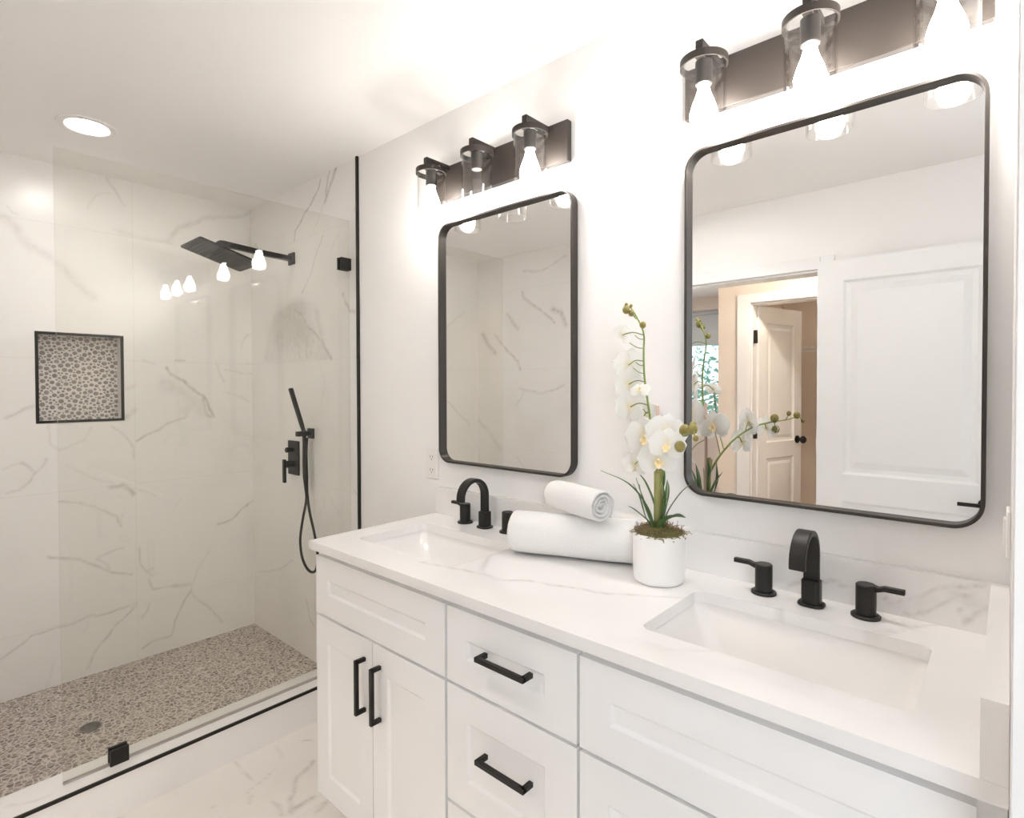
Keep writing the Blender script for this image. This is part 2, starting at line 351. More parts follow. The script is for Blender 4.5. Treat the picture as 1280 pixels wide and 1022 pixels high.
V_SIDE=[([(-0.843,2.41),(-0.866,2.366),(-0.997,2.283),(-1.113,2.19),(-1.122,2.143)],0.0091,0.8),([(-0.715,2.421),(-0.765,2.342),(-0.815,2.29)],0.015,0.8),([(-0.763,2.423),(-0.793,2.348),(-0.815,2.297)],0.0075,0.7),([(-0.815,2.297),(-0.875,2.234),(-0.937,2.153)],0.0058,0.3),([(-0.832,2.134),(-0.901,2.046),(-0.956,1.957),(-1.044,1.873)],0.0079,0.6),([(-0.685,2.107),(-0.762,2.035)],0.0068,0.25),([(-1.262,1.652),(-1.024,1.65)],0.1804,0.32),([(-0.905,1.768),(-0.855,1.609)],0.0539,0.35),([(-1.145,1.818),(-1.046,1.776),(-0.991,1.704),(-1.01,1.546)],0.008,0.7),([(-0.983,1.703),(-0.855,1.629),(-0.776,1.541)],0.0192,0.7),([(-1.09,1.63),(-1.075,1.548)],0.0081,0.6),([(-0.655,1.828),(-0.597,1.743),(-0.552,1.732)],0.0108,0.7),([(-1.03,0.342),(-0.984,0.253),(-0.945,0.22)],0.008,0.6),([(-1.546,0.365),(-1.313,0.415),(-1.16,0.494)],0.0073,0.4),([(-0.588,0.928),(-0.544,0.887)],0.0061,0.4),([(-1.576,2.213),(-1.517,2.158)],0.0089,0.5),([(-0.566,2.191),(-0.533,2.244)],0.0106,0.4),([(-0.901,1.573),(-0.836,1.417),(-0.89,1.261)],0.0058,0.2),([(-0.882,0.794),(-0.807,0.92),(-0.703,0.82)],0.0057,0.25)]
V_TOP=[([(0.429,-0.45),(0.502,-0.431),(0.567,-0.409),(0.684,-0.403),(0.754,-0.356),(0.84,-0.332),(0.936,-0.309),(1.072,-0.228)],0.0078,0.55),([(1.108,-0.471),(1.174,-0.476),(1.238,-0.419)],0.0085,0.2),([(1.301,-0.155),(1.391,-0.176),(1.445,-0.104)],0.0123,0.25),([(1.427,-0.154),(1.468,-0.08),(1.526,-0.009)],0.0047,0.4),([(1.253,-0.141),(1.28,-0.2),(1.302,-0.216)],0.0129,0.45),([(1.441,-0.178),(1.428,-0.24),(1.463,-0.249)],0.0115,0.5)]
V_SPLASH=[([(1.24,0.938),(1.272,0.958),(1.337,0.969),(1.357,0.963)],0.007,0.6),([(1.45,0.952),(1.486,0.974),(1.519,0.998),(1.56,1.008),(1.594,1.016)],0.0047,0.6),([(1.424,0.959),(1.46,0.93),(1.503,0.946),(1.536,0.976),(1.575,0.996)],0.0064,0.6),([(1.552,0.959),(1.56,0.932),(1.594,0.977)],0.0062,0.6),([(1.448,0.94),(1.501,0.967)],0.0288,0.25),([(1.538,0.987),(1.586,0.976)],0.0213,0.3)]
V_END=[([(-1.122,2.283),(-0.953,2.259),(-0.742,2.325)],0.0135,0.6),([(-1.147,2.135),(-1.123,2.078),(-0.976,1.979),(-0.85,1.858)],0.0177,0.9),([(-0.864,1.969),(-0.792,1.939),(-0.75,1.85)],0.0344,0.9),([(-1.575,1.83),(-1.494,1.728),(-1.424,1.681)],0.032,0.9),([(-1.449,1.815),(-1.329,1.72),(-1.189,1.597),(-1.165,1.535)],0.0153,0.9),([(-1.303,1.967),(-1.229,1.887),(-1.188,1.847)],0.0246,0.7),([(-1.173,1.382),(-0.977,1.365),(-0.743,1.422)],0.0136,0.6),([(-1.133,1.376),(-1.214,1.253)],0.0123,0.4),([(-1.615,1.14),(-1.47,1.024),(-1.383,0.908)],0.032,0.4),([(-1.215,0.871),(-1.135,0.786)],0.0122,0.4)]
V_FLOOR=[([(-0.538,-0.54),(-0.457,-0.556),(-0.391,-0.553)],0.0073,0.6),([(-0.384,-0.475),(-0.361,-0.537),(-0.337,-0.595)],0.0057,0.6),([(-0.321,-0.342),(-0.272,-0.431),(-0.194,-0.498),(-0.126,-0.537)],0.0136,0.8),([(-0.132,-0.443),(-0.134,-0.503),(-0.135,-0.527)],0.016,0.8),([(-0.473,-0.303),(-0.442,-0.276)],0.0096,0.6),([(-0.363,-0.681),(-0.345,-0.713)],0.0053,0.5),([(-0.217,-0.542),(-0.144,-0.558)],0.0131,0.5),([(-0.52,-0.398),(-0.434,-0.417)],0.0122,0.3),([(-0.078,-0.43),(-0.076,-0.475)],0.0158,0.6),([(-0.321,-0.58),(-0.285,-0.598)],0.0081,0.5)]
V_CURB=[([(-0.623,-1.164),(-0.582,-1.11),(-0.577,-1.071)],0.0097,0.4)]
VS_ = .6
CLOUD = [(-1.36, 1.792), (-1.145, 1.839), (-0.912, 1.815), (-0.832, 1.646), (-0.776, 1.526), (-1.5, 1.55)]
def warp(U, W, amp, seed):
    r = np.random.RandomState(seed); du = np.zeros_like(U); dv = np.zeros_like(U)
    for f, a in ((9, 1.0), (23, .6), (57, .35), (120, .22)):
        for _ in range(3):
            th, ph, th2, ph2 = r.uniform(0, 6.28, 4)
            du += a * np.sin(f * (U * np.cos(th) + W * np.sin(th)) + ph); dv += a * np.sin(f * (U * np.cos(th2) + W * np.sin(th2)) + ph2)
    return U + du * amp, W + dv * amp
def vein_field(U, W, veins, seed=1, amp=.004):
    U, W = warp(np.asarray(U, float), np.asarray(W, float), amp, seed); out = np.zeros_like(U)
    for pl, w, s in veins:
        dm = np.full_like(U, 9.); w = max(w, .0055)
        for (a, b), (c, d) in zip(pl[:-1], pl[1:]):
            ex, ey = c - a, d - b; l2 = ex * ex + ey * ey + 1e-12
            t = np.clip(((U - a) * ex + (W - b) * ey) / l2, 0, 1); dm = np.minimum(dm, np.hypot(U - a - t * ex, W - b - t * ey))
        out = np.maximum(out, VS_ * s * np.exp(-(dm / (.55 * w)) ** 2))
    return out
def grid_lines(a, b, step, extra=()):
    pts = sorted(set([a, b] + [e for e in extra if a < e < b])); out = []
    for p, q in zip(pts[:-1], pts[1:]):
        n = max(1, int(math.ceil((q - p) / step))); out += [p + (q - p) * i / n for i in range(n)]
    return np.array(out + [pts[-1]])
def face_grid(b, us, ws, to3, holes=(), field=None):
    """dense rectangular face with rectangular holes; to3 maps (u, w) to a point"""
    n = len(b.v); Ug, Wg = np.meshgrid(us, ws, indexing='ij'); k = len(ws)
    b.v += [to3(u, w) for u, w in zip(Ug.ravel(), Wg.ravel())]
    val = field(Ug.ravel(), Wg.ravel()) if field is not None else np.zeros(Ug.size)
    b.vein = np.concatenate([np.zeros(n) if b.vein is None else b.vein, val])
    uc = (us[:-1] + us[1:]) / 2; wc = (ws[:-1] + ws[1:]) / 2
    for i in range(len(us) - 1):
        for j in range(k - 1):
            if any(h[0] < uc[i] < h[1] and h[2] < wc[j] < h[3] for h in holes): continue
            b.f.append((n + i * k + j, n + (i + 1) * k + j, n + (i + 1) * k + j + 1, n + i * k + j + 1))
    return b
def padvein(b):
    if b.vein is None: b.vein = np.zeros(len(b.v))
    elif len(b.vein) < len(b.v): b.vein = np.concatenate([b.vein, np.zeros(len(b.v) - len(b.vein))])
    return b

def cloud(U, W):
    """grey cloud of one marble tile, cut off by its lower joint"""
    P = CLOUD; U, W = warp(np.asarray(U, float), np.asarray(W, float), .004, 21); d = np.full_like(U, 9.); ins = np.zeros(U.shape, bool)
    for (a, b), (c, e) in zip(P, P[1:] + P[:1]):
        t = np.clip(((U - a) * (c - a) + (W - b) * (e - b)) / ((c - a) ** 2 + (e - b) ** 2), 0, 1); d = np.minimum(d, np.hypot(U - a - t * (c - a), W - b - t * (e - b)))
        ins ^= ((b > W) != (e > W)) & (U < (c - a) * (W - b) / (e - b + 1e-12) + a)
    return np.where(ins, .17 + .05 * np.sin(9 * U + 14 * W), 0) * np.clip(d / .012, 0, 1)

# ------------------------------------------------------------------ the room
XL, XR, HC = -1.6258, 1.6224, 2.416        # shower back wall, right wall, ceiling
YE = -1.85                                 # wall opposite the vanity
XT, CI, CO, CT = -.5336, -.6825, -.5423, .1428   # tile edge, curb inner and outer face, curb top
SF = .041                                  # shower floor height
XN, YB = 3.1, -4.8                         # far wall of the nook, window wall of the bedroom

b = B().box(XL - .2, XN + .2, YB - .2, .2, HC, HC + .12)
ceiling = struct('ceiling', b, 'ceil', 'white painted ceiling over the whole bathroom', 'ceiling')
b = B(); face_grid(b, grid_lines(CO, XR, .009), grid_lines(YE, 0, .009), lambda u, w: (u, w, 0), field=lambda u, w: vein_field(u, w, V_FLOOR + [([(.2, -1.7), (.6, -1.2), (1.2, -1.0)], .012, .5), ([(-.4, -1.6), (-.1, -1.1), (.3, -.9)], .009, .5)], 3, .006))
struct('floor', b, 'floor', 'white marble tile floor with brown grey veins in front of the vanity', 'floor')
b = B().box(XR, XN, -2.6, .2, -.05, 0)
struct('floor_nook', b, 'floor', 'white tile floor of the nook beside the vanity', 'floor')
b = B().box(-2.8, 1.47, YB, YE, -.05, 0)
struct('floor_bedroom', b, 'carpet', 'beige floor of the room beyond the doorway', 'floor')
b = B().box(XL, CI, YE, 0, -.02, SF)
struct('floor_shower', b, 'pebble', 'grey brown pebble mosaic floor of the shower', 'floor')
# curb: marble box
b = B(); us = grid_lines(CI, CO, .009); ws = grid_lines(YE, 0, .009)
face_grid(b, us, ws, lambda u, w: (u, w, CT), field=lambda u, w: vein_field(u, w, V_CURB, 5))
face_grid(b, np.array([0, CT]), ws, lambda u, w: (CO, w, u)); face_grid(b, np.array([0, CT]), ws, lambda u, w: (CI, w, u))
struct('shower_curb', b, 'curb', 'low white marble curb under the shower glass', 'shower curb')
b = B().box(CO - .004, CO + .0035, YE, 0, CT - .009, CT + .0015)
struct('trim_1', b, 'black', 'black metal trim along the outer edge of the shower curb', 'trim')
b = B().box(XT - .008, XT + .005, -.010, 0, 0, HC)
struct('trim_2', b, 'black', 'black vertical metal trim where the shower tile ends beside the vanity', 'trim')

# vanity wall, painted
b = B().box(XT, XN + .1, 0, .15, -.05, HC)
struct('wall_vanity', b, 'paint', 'white painted wall behind the vanity, mirrors and lights', 'wall')
# tiled walls
b = B(); face_grid(b, grid_lines(XL, XT, .0065), grid_lines(SF - .06, HC, .0065), lambda u, w: (u, 0, w), field=lambda u, w: np.maximum(vein_field(u, w, [(p_, w_, min(1.3, s_ * 1.5)) for p_, w_, s_ in V_SIDE], 7), cloud(u, w)))
b.box(XL - .15, XT, .001, .15, -.05, HC); padvein(b)
struct('wall_shower_side', b, 'tile', 'marble tiled shower wall carrying the shower head', 'wall')
NY0, NY1, NZ0, NZ1 = -.9523, -.6219, 1.2436, 1.6538
b = B(); face_grid(b, grid_lines(YE, 0, .0065, (NY0, NY1)), grid_lines(SF - .06, HC, .0065, (NZ0, NZ1)), lambda u, w: (XL, u, w), holes=[(NY0, NY1, NZ0, NZ1)],
                   field=lambda u, w: vein_field(u, w, V_LEFT + [([(-1.75, 1.1), (-1.5, 1.3), (-1.3, 1.35)], .012, .5), ([(-1.7, 2.0), (-1.35, 1.75), (-1.2, 1.7)], .012, .5)], 9))
for bx in ((XL - .2, XL - .001, YE, NY0, -.05, HC), (XL - .2, XL - .001, NY1, .15, -.05, HC), (XL - .2, XL - .001, NY0, NY1, -.05, NZ0), (XL - .2, XL - .001, NY0, NY1, NZ1, HC)): b.box(*bx)
padvein(b)
struct('wall_shower_back', b, 'tile', 'large marble tiled back wall of the shower with a niche', 'wall')
b = B(); face_grid(b, grid_lines(XL, CO, .008), grid_lines(SF - .06, HC, .008), lambda u, w: (u, YE, w), field=lambda u, w: vein_field(u, w, V_END, 11))
b.box(XL - .2, CO, YE - .12, YE - .001, -.05, HC); padvein(b)
struct('wall_shower_end', b, 'tile', 'marble tiled end wall of the shower, seen in the small mirror', 'wall')
# wall opposite the vanity with the doorway
DX0, DX1, DH = .12, .885, 2.005
b = B().box(CO, DX0, YE - .12, YE, -.05, HC).box(DX1, 1.99, YE - .12, YE, -.05, HC).box(2.91, XN, YE - .12, YE, -.05, HC).box(1.99, 2.91, YE - .12, YE, -.05, .88).box(1.99, 2.91, YE - .12, YE, 2.12, HC).box(DX0, DX1, YE - .12, YE, DH, HC)
struct('wall_rear', b, 'paint', 'white wall opposite the vanity with a doorway, seen in the large mirror', 'wall')
b = B()
for y0, y1 in ((YE, YE + .014), (YE - .134, YE - .12)):
    b.box(DX0 - .065, DX0, y0, y1, 0, DH + .065); b.box(DX1, DX1 + .065, y0, y1, 0, DH + .065); b.box(DX0, DX1, y0, y1, DH, DH + .065)
b.box(DX0, DX0 + .012, YE - .12, YE, 0, DH).box(DX1 - .012, DX1, YE - .12, YE, 0, DH).box(DX0, DX1, YE - .12, YE, DH - .012, DH)
struct('trim_3', b, 'trimw', 'white casing around the bathroom doorway, seen in the large mirror', 'trim', bevel=.003)
# right wall ends beside the vanity; opening to the nook where the photograph was taken from
b = B().box(XR, XR + .12, -.60, 0, -.05, HC)
struct('wall_right', b, 'paint', 'short white wall at the right end of the vanity', 'wall')
b = B().box(XR + .0015, XR + .125, -.616, -.60, 0, HC)
struct('trim_4', b, 'trimw', 'white casing at the right edge beside the vanity', 'trim')
b = B().box(XN, XN + .12, -2.0, .15, -.05, HC)
struct('wall_nook', b, 'paint', 'white far wall of the nook beside the bathroom', 'wall')
w2 = sthing('added_window_2', (2.45, YE - .06, .88), 'unseen white framed window added to the nook to let daylight in', 'window')  # window added out of view so that daylight reaches the vanity
b = B().box(1.99, 2.04, YE - .09, YE - .03, .88, 2.12).box(2.86, 2.91, YE - .09, YE - .03, .88, 2.12).box(2.04, 2.86, YE - .09, YE - .03, .88, .93).box(2.04, 2.86, YE - .09, YE - .03, 2.07, 2.12).box(2.04, 2.86, YE - .085, YE - .035, 1.48, 1.52)
build('window_frame', b, 'trimw', w2)
build('pane', B().box(2.04, 2.86, YE - .062, YE - .058, .93, 1.48).box(2.04, 2.86, YE - .062, YE - .058, 1.52, 2.07), 'pane', w2)

# rooms beyond the doorway
CY = -2.85
b = B().box(-.04, .2, CY - .11, CY, -.05, HC).box(.96, 1.35, CY - .11, CY, -.05, HC).box(.2, .96, CY - .11, CY, 2.012, HC)
struct('wall_hall', b, 'beige', 'beige hall wall with the closet doorway, seen in the large mirror', 'wall')
b = B().box(.105, .2, CY, CY + .016, 0, 2.08).box(.96, 1.05, CY, CY + .016, 0, 2.08).box(.2, .96, CY, CY + .016, 2.012, 2.08)
b.box(.2, .212, CY - .11, CY, 0, 2.012).box(.948, .96, CY - .11, CY, 0, 2.012).box(.2, .96, CY - .11, CY, 2.0, 2.012)
struct('trim_5', b, 'trimw', 'white casing around the closet doorway, seen in the large mirror', 'trim', bevel=.004)
b = B().box(-.04, .06, -4.1, CY - .11, -.05, HC).box(1.35, 1.47, -4.1, YE - .12, -.05, HC).box(-.04, 1.47, -4.2, -4.1, -.05, HC)
struct('wall_closet', b, 'beige', 'beige closet walls behind the open closet door', 'wall')
b = B().box(-2.8, -1.75, YB - .12, YB, -.05, HC).box(-.45, 1.47, YB - .12, YB, -.05, HC).box(-1.75, -.45, YB - .12, YB, -.05, .85).box(-1.75, -.45, YB - .12, YB, 2.27, HC)
b.box(-2.9, -2.8, YB, YE - .12, -.05, HC).box(-2.8, XL - .2, YE - .13, YE - .01, -.05, HC)
struct('wall_bedroom', b, 'beige', 'pale bedroom window wall, seen in the left edge of the large mirror', 'wall')
w1 = sthing('window_1', (-1.1, YB - .06, .85), 'bedroom window with greenery outside, seen in the large mirror', 'window')
b = B().box(-1.75, -1.69, YB - .09, YB - .03, .85, 2.27).box(-.51, -.45, YB - .09, YB - .03, .85, 2.27).box(-1.69, -.51, YB - .09, YB - .03, .85, .91).box(-1.69, -.51, YB - .09, YB - .03, 2.21, 2.27).box(-1.69, -.51, YB - .085, YB - .035, 1.40, 1.44)
build('window_frame', b, 'trimw', w1)
build('pane', B().box(-1.69, -.51, YB - .062, YB - .058, .91, 1.40).box(-1.69, -.51, YB - .062, YB - .058, 1.44, 2.21), 'pane', w1)
rs = thing('roller_shade', (-1.1, YB - .012, 2.25), 'grey roller shade half lowered over the bedroom window', 'window shade')
build('fabric', B().box(-1.74, -.46, YB - .014, YB - .011, 1.89, 2.22), 'shadecloth', rs)
build('roller_tube', B().tube([(-1.74, YB - .012, 2.235), (-.46, YB - .012, 2.235)], .02, 12), 'shadecloth', rs, smooth=True)
build('hem_bar', B().box(-1.74, -.46, YB - .019, YB - .006, 1.872, 1.892), 'shadecloth', rs)
# bush outside the bedroom window
rnd = random.Random(5)
b = B()
for _ in range(2600):
    c = Vector((rnd.gauss(-1.2, .8), rnd.gauss(-6.4, .25), abs(rnd.gauss(0, .75)) + rnd.uniform(0, .9)))
    d = Vector((rnd.uniform(-1, 1), rnd.uniform(-1, 1), rnd.uniform(-1, .4))).normalized(); s_ = d.orthogonal().normalized(); l = rnd.uniform(.07, .14)
    n_ = d.cross(s_) * l * .12
    b.add([c, c + d * l * .5 + s_ * l * .25 + n_, c + d * l, c + d * l * .5 - s_ * l * .25 + n_], [(0, 1, 2), (0, 2, 3)])
bush = thing('shrub', (-1.2, -6.4, 0), 'leafy green shrub outside the bedroom window', 'shrub')
build('foliage', b, 'bush', bush)
b = B()
for i in range(7): b.tube(smoothpath([(-1.2 + .05 * i - .15, -6.4, -.05), (-1.2 + .2 * (i - 3), -6.4 + rnd.uniform(-.1, .1), .6), (-1.2 + .3 * (i - 3), -6.4, 1.4)], 4), .015, 6)
build('branch', b, 'moss', bush)

def nested_panel(b, x0, x1, z0, z1, y, steps, face=-1):
    """rings of a panel: steps = [(inset, depth)...] with depth measured inwards from y; last one is filled"""
    L = []
    for ins, dp in steps:
        L.append([(x0 + ins, y - face * dp, z0 + ins), (x1 - ins, y - face * dp, z0 + ins), (x1 - ins, y - face * dp, z1 - ins), (x0 + ins, y - face * dp, z1 - ins)])
    n = len(b.v); b.loops(L); k = (len(L) - 1) * 4
    b.f.append((n + k, n + k + 1, n + k + 2, n + k + 3)); return b
def panel_front(b, x0, x1, z0, z1, yf, yb, rects, steps, face=-1):
    """slab with its front at yf, back at yb; the front carries sunk panels listed in rects"""
    xs = sorted(set([x0, x1] + [r[0] for r in rects] + [r[1] for r in rects])); zs = sorted(set([z0, z1] + [r[2] for r in rects] + [r[3] for r in rects]))
    for i in range(len(xs) - 1):
        for j in range(len(zs) - 1):
            cx, cz = (xs[i] + xs[i + 1]) / 2, (zs[j] + zs[j + 1]) / 2
            if any(r[0] < cx < r[1] and r[2] < cz < r[3] for r in rects): continue
            b.add([(xs[i], yf, zs[j]), (xs[i + 1], yf, zs[j]), (xs[i + 1], yf, zs[j + 1]), (xs[i], yf, zs[j + 1])], [(0, 1, 2, 3)])
    for r in rects: nested_panel(b, *r, yf, steps, face)
    o = [(x0, z0), (x1, z0), (x1, z1), (x0, z1)]
    b.loops([[(x, yf, z) for x, z in o], [(x, yb, z) for x, z in o]])
    b.add([(x, yb, z) for x, z in o], [(0, 3, 2, 1)]); return b

# bathroom door, folded back against the rear wall
YD = -1.785
d1 = sthing('door_1', (.885, YD - .02, 0), 'open white two panel bathroom door filling the right of the large mirror', 'door')
b = panel_front(B(), .885, 1.612, .012, 2.03, YD, YD - .035, [(1.0, 1.527, .965, 1.925), (1.0, 1.527, .20, .83)], [(0, 0), (.012, .010), (.032, .012), (.062, .004)], face=1)
build('door_leaf', b, 'trimw', d1, weld=True)
b = B().lathe([(0, 0), (.028, 0), (.028, .008), (.012, .010), (.012, .045)], (1.548, YD, .885), 24, 'y').box(1.452, 1.556, YD + .038, YD + .05, .877, .893)
build('lever_handle', b, 'black', d1, bevel=.002)
for z in (.25, 1.05, 1.82): build('hinge', B().tube([(.882, YD - .04, z), (.882, YD - .04, z + .09)], .007, 10).box(.876, .9, YD - .055, YD - .03, z + .005, z + .085), 'plastic', d1)
# closet door, swung into the closet
d2 = sthing('door_2', (.222, CY - .10, 0), 'beige panel closet door standing ajar, seen in the large mirror', 'door')
b = panel_front(B(), 0, .56, .012, 2.0, 0, -.035, [(.10, .46, .98, 1.88), (.10, .46, .2, .86)], [(0, 0), (.01, .008), (.03, .01), (.05, .004)], face=1)
ang = math.radians(-74)
def turn(b, a, ox, oy):
    b.v = [(ox + x * math.cos(a) - y * math.sin(a), oy + x * math.sin(a) + y * math.cos(a), z) for x, y, z in b.v]; return b
build('door_leaf', turn(b, ang, .226, CY - .095), 'trimw', d2, weld=True)
b = turn(B().lathe([(0, 0), (.03, 0), (.03, .008), (.011, .01), (.011, .03), (.026, .04), (.03, .055), (.02, .068), (0, .07)], (.50, 0, .985), 20, 'y'), ang, .226, CY - .095)
build('knob', b, 'black', d2, smooth=True, auto=40)
for z in (.25, 1.02, 1.72):
    h = turn(B().box(-.012, .012, -.004, .014, z, z + .095), 0, .226, CY - .03); build('hinge', h, 'black', d2)
ws_ = thing('wire_shelf', (.7, -4.1, 1.72), 'white wire closet shelf on braces behind the closet door', 'shelf')
b = B()
for i in range(26): b.tube([(.08 + i * .05, -4.1, 1.74), (.08 + i * .05, -3.8, 1.74)], .003, 6)
for y in (-4.08, -3.95, -3.8): b.tube([(.06, y, 1.736), (1.35, y, 1.736)], .004, 6)
b.tube([(.06, -3.8, 1.70), (1.35, -3.8, 1.70)], .004, 6)
build('wire_grid', b, 'trimw', ws_)
for x in (.45, .75, 1.05): build('brace', B().tube([(x, -3.82, 1.73), (x, -4.1, 1.45)], .006, 6), 'trimw', ws_)

def can_light(x, y, z, label, cat, group, lens='lens'):
    t = thing('recessed_light', (x, y, z), label, cat, group)
    b = B().lathe([(.097, -.001), (.095, -.006), (.075, -.008), (.066, -.004), (.064, -.0005)], (x, y, z), 48); build('trim_ring', b, 'plastic', t, smooth=True, auto=50)
    build('lens', B().lathe([(0, -.0035), (.0650, -.0035)], (x, y, z), 40), lens, t)
    return t
can_light(-1.06, -.865, HC, 'round lit recessed light in the ceiling above the shower', 'ceiling light', 'recessed ceiling lights')
can_light(.3, -1.3, HC, 'unseen recessed fill light added in the ceiling above the bathroom floor', 'ceiling light', 'recessed ceiling lights', 'lens_fill_main')  # fill lamp added out of view to even out the room's light
can_light(-1.1, -3.6, HC, 'unseen recessed fill light added in the bedroom ceiling', 'ceiling light', 'recessed ceiling lights', 'lens_fill_hall')  # added lamp, out of view, brightens the bedroom
can_light(.6, -3.4, HC, 'unseen recessed fill light added in the closet ceiling', 'ceiling light', 'recessed ceiling lights', 'lens_fill_closet')  # added lamp, out of view, warms the closet
can_light(.75, -2.4, HC, 'unseen recessed fill light added in the hall ceiling beyond the doorway', 'ceiling light', 'recessed ceiling lights', 'lens_fill_hall')  # added lamp, out of view, brightens the hall

# ------------------------------------------------------------------ shower fittings
XG = -.6097
g = thing('shower_glass_panel', (XG, -.52, CT), 'tall frameless clear glass panel standing on the shower curb', 'glass panel')
build('glass', B().box(XG - .005, XG + .005, -1.042, -.002, CT + .0063, 2.1494), 'glass', g)
build('clamp', B().box(XG - .017, XG - .0055, -.052, -.001, 1.925, 1.978).box(XG + .0055, XG + .017, -.052, -.001, 1.925, 1.978).box(XG - .017, XG + .017, -.0018, -.0005, 1.925, 1.978), 'black', g, bevel=.0015)
build('clamp', B().box(XG - .017, XG - .0055, -.921, -.868, CT + .0005, CT + .052).box(XG + .0055, XG + .017, -.921, -.868, CT + .0005, CT + .052).box(XG - .017, XG + .017, -.921, -.868, CT + .0003, CT + .0018), 'black', g, bevel=.0015)

build('bottom_strip', B().box(XG - .0062, XG + .0062, -1.042, -.003, CT + .0002, CT + .0062), 'glass_strip', g)  # thin grey strip along the foot of the glass

n = thing('shower_niche', (XL - .09, (NY0 + NY1) / 2, NZ0), 'square wall niche lined with round pebbles and framed in black in the shower wall', 'niche')
build('grout_back', B().box(XL - .098, XL - .088, NY0, NY1, NZ0, NZ1), 'grout', n)
rp = random.Random(8); pl_ = []
for r_, tries in ((.0105, 260), (.0085, 500), (.0065, 1500), (.005, 3500), (.0038, 6000)):
    for _ in range(tries):
        y, z, r = rp.uniform(NY0 + .009, NY1 - .009), rp.uniform(NZ0 + .009, NZ1 - .009), r_ * rp.uniform(.88, 1.08)
        if all((y - a) ** 2 + (z - c) ** 2 > (r + q + .0012) ** 2 for a, c, q in pl_): pl_.append((y, z, r))
b = B()
for y, z, r in pl_:
    k = 9; e1, a1 = rp.uniform(.86, 1.0), rp.uniform(0, 3)
    b.loops([[(XL - .088 + h, y + r * f * math.cos(2 * PI * i / k + a1), z + r * f * e1 * math.sin(2 * PI * i / k + a1)) for i in range(k)] for f, h in ((1, 0), (.93, .0018), (.6, .0028))], True)
pb = build('pebble_mosaic', b, 'niche', n); pb['kind'] = 'stuff'
b = B()
for y0, y1, z0, z1 in ((NY0, NY0 + .004, NZ0, NZ1), (NY1 - .004, NY1, NZ0, NZ1), (NY0 + .004, NY1 - .004, NZ0, NZ0 + .004), (NY0 + .004, NY1 - .004, NZ1 - .004, NZ1)): b.box(XL - .088, XL - .001, y0, y1, z0, z1)
padvein(b)
build('tile_lining', b, 'curb', n)
b = B(); e = .010
for y0, y1, z0, z1 in ((NY0 - .002, NY0 + e, NZ0 - .002, NZ1 + .002), (NY1 - e, NY1 + .002, NZ0 - .002, NZ1 + .002), (NY0 + e, NY1 - e, NZ0 - .002, NZ0 + e), (NY0 + e, NY1 - e, NZ1 - e, NZ1 + .002)): b.box(XL - .006, XL + .003, y0, y1, z0, z1)
build('frame', b, 'black', n)

t = thing('shower_drain', (-1.121, -.871, SF), 'round grey metal drain grate in the pebble shower floor', 'drain')
build('rim', B().lathe([(.038, 0), (.038, .003), (.033, .003), (.033, .0005)], (-1.121, -.871, SF), 40), 'steel', t, smooth=True, auto=40)
b = B()
for i in range(-6, 7):
    h = math.sqrt(max(0, .0335 ** 2 - (i * .0051) ** 2)); b.box(-1.121 + i * .0051 - .0011, -1.121 + i * .0051 + .0011, -.871 - h, -.871 + h, SF + .0006, SF + .0028)
b.box(-1.154, -1.088, -.873, -.869, SF + .0006, SF + .0028)
build('grate', b, 'steel', t)
build('sump', B().lathe([(0, .0004), (.0335, .0004)], (-1.121, -.871, SF), 32), 'slot', t)

# rain shower head on its arm
t = thing('rain_shower', (-1.1355, 0, 2.06), 'square black rain shower head tilted on a straight wall arm', 'shower head')
build('wall_flange', B().box(-1.1655, -1.1055, -.010, 0, 2.03, 2.09), 'black', t, bevel=.002)
build('arm', B().sweep(smoothpath([(-1.1355, -.008, 2.060), (-1.1355, -.15, 2.064), (-1.1355, -.30, 2.072), (-1.1355, -.345, 2.074), (-1.1355, -.362, 2.066), (-1.1355, -.360, 2.045)], 5), [(-.0125, -.0125), (.0125, -.0125), (.0125, .0125), (-.0125, .0125)], scale='carry'), 'black', t, bevel=.002)
tl = .266; ctr = Vector((-1.1355, -.348, 2.016)); ey = Vector((0, -math.cos(tl), math.sin(tl))); ex = Vector((1, 0, 0)); ez = Vector((0, math.sin(tl), math.cos(tl)))
def hp(a, c, d): return ctr + ex * a + ey * c + ez * d
b = B(); o = rrect(-.1235, .1235, -.14, .14, .012, 5)
b.loops([[hp(x, y, z_) for x, y in o] for z_ in (0, .008)], True)
build('head_plate', b, 'black', t, bevel=.0015)
b = B()
for i in range(-5, 6):                      # rows of raised rubber nozzles along the face
    for j in range(-6, 7):
        p = hp(i * .0205, j * .0195, 0); q = hp(i * .0205, j * .0195, -.0022); b.tube([p, q], .0026, 6)
nz = build('nozzles', b, 'rubber', t); nz['kind'] = 'stuff'
build('ball_joint', B().ball(hp(0, .0, .022), .016).lathe([(.022, 0), (.022, .012), (.012, .022)], tuple(hp(0, 0, .008)), 24), 'black', t, smooth=True, auto=40)

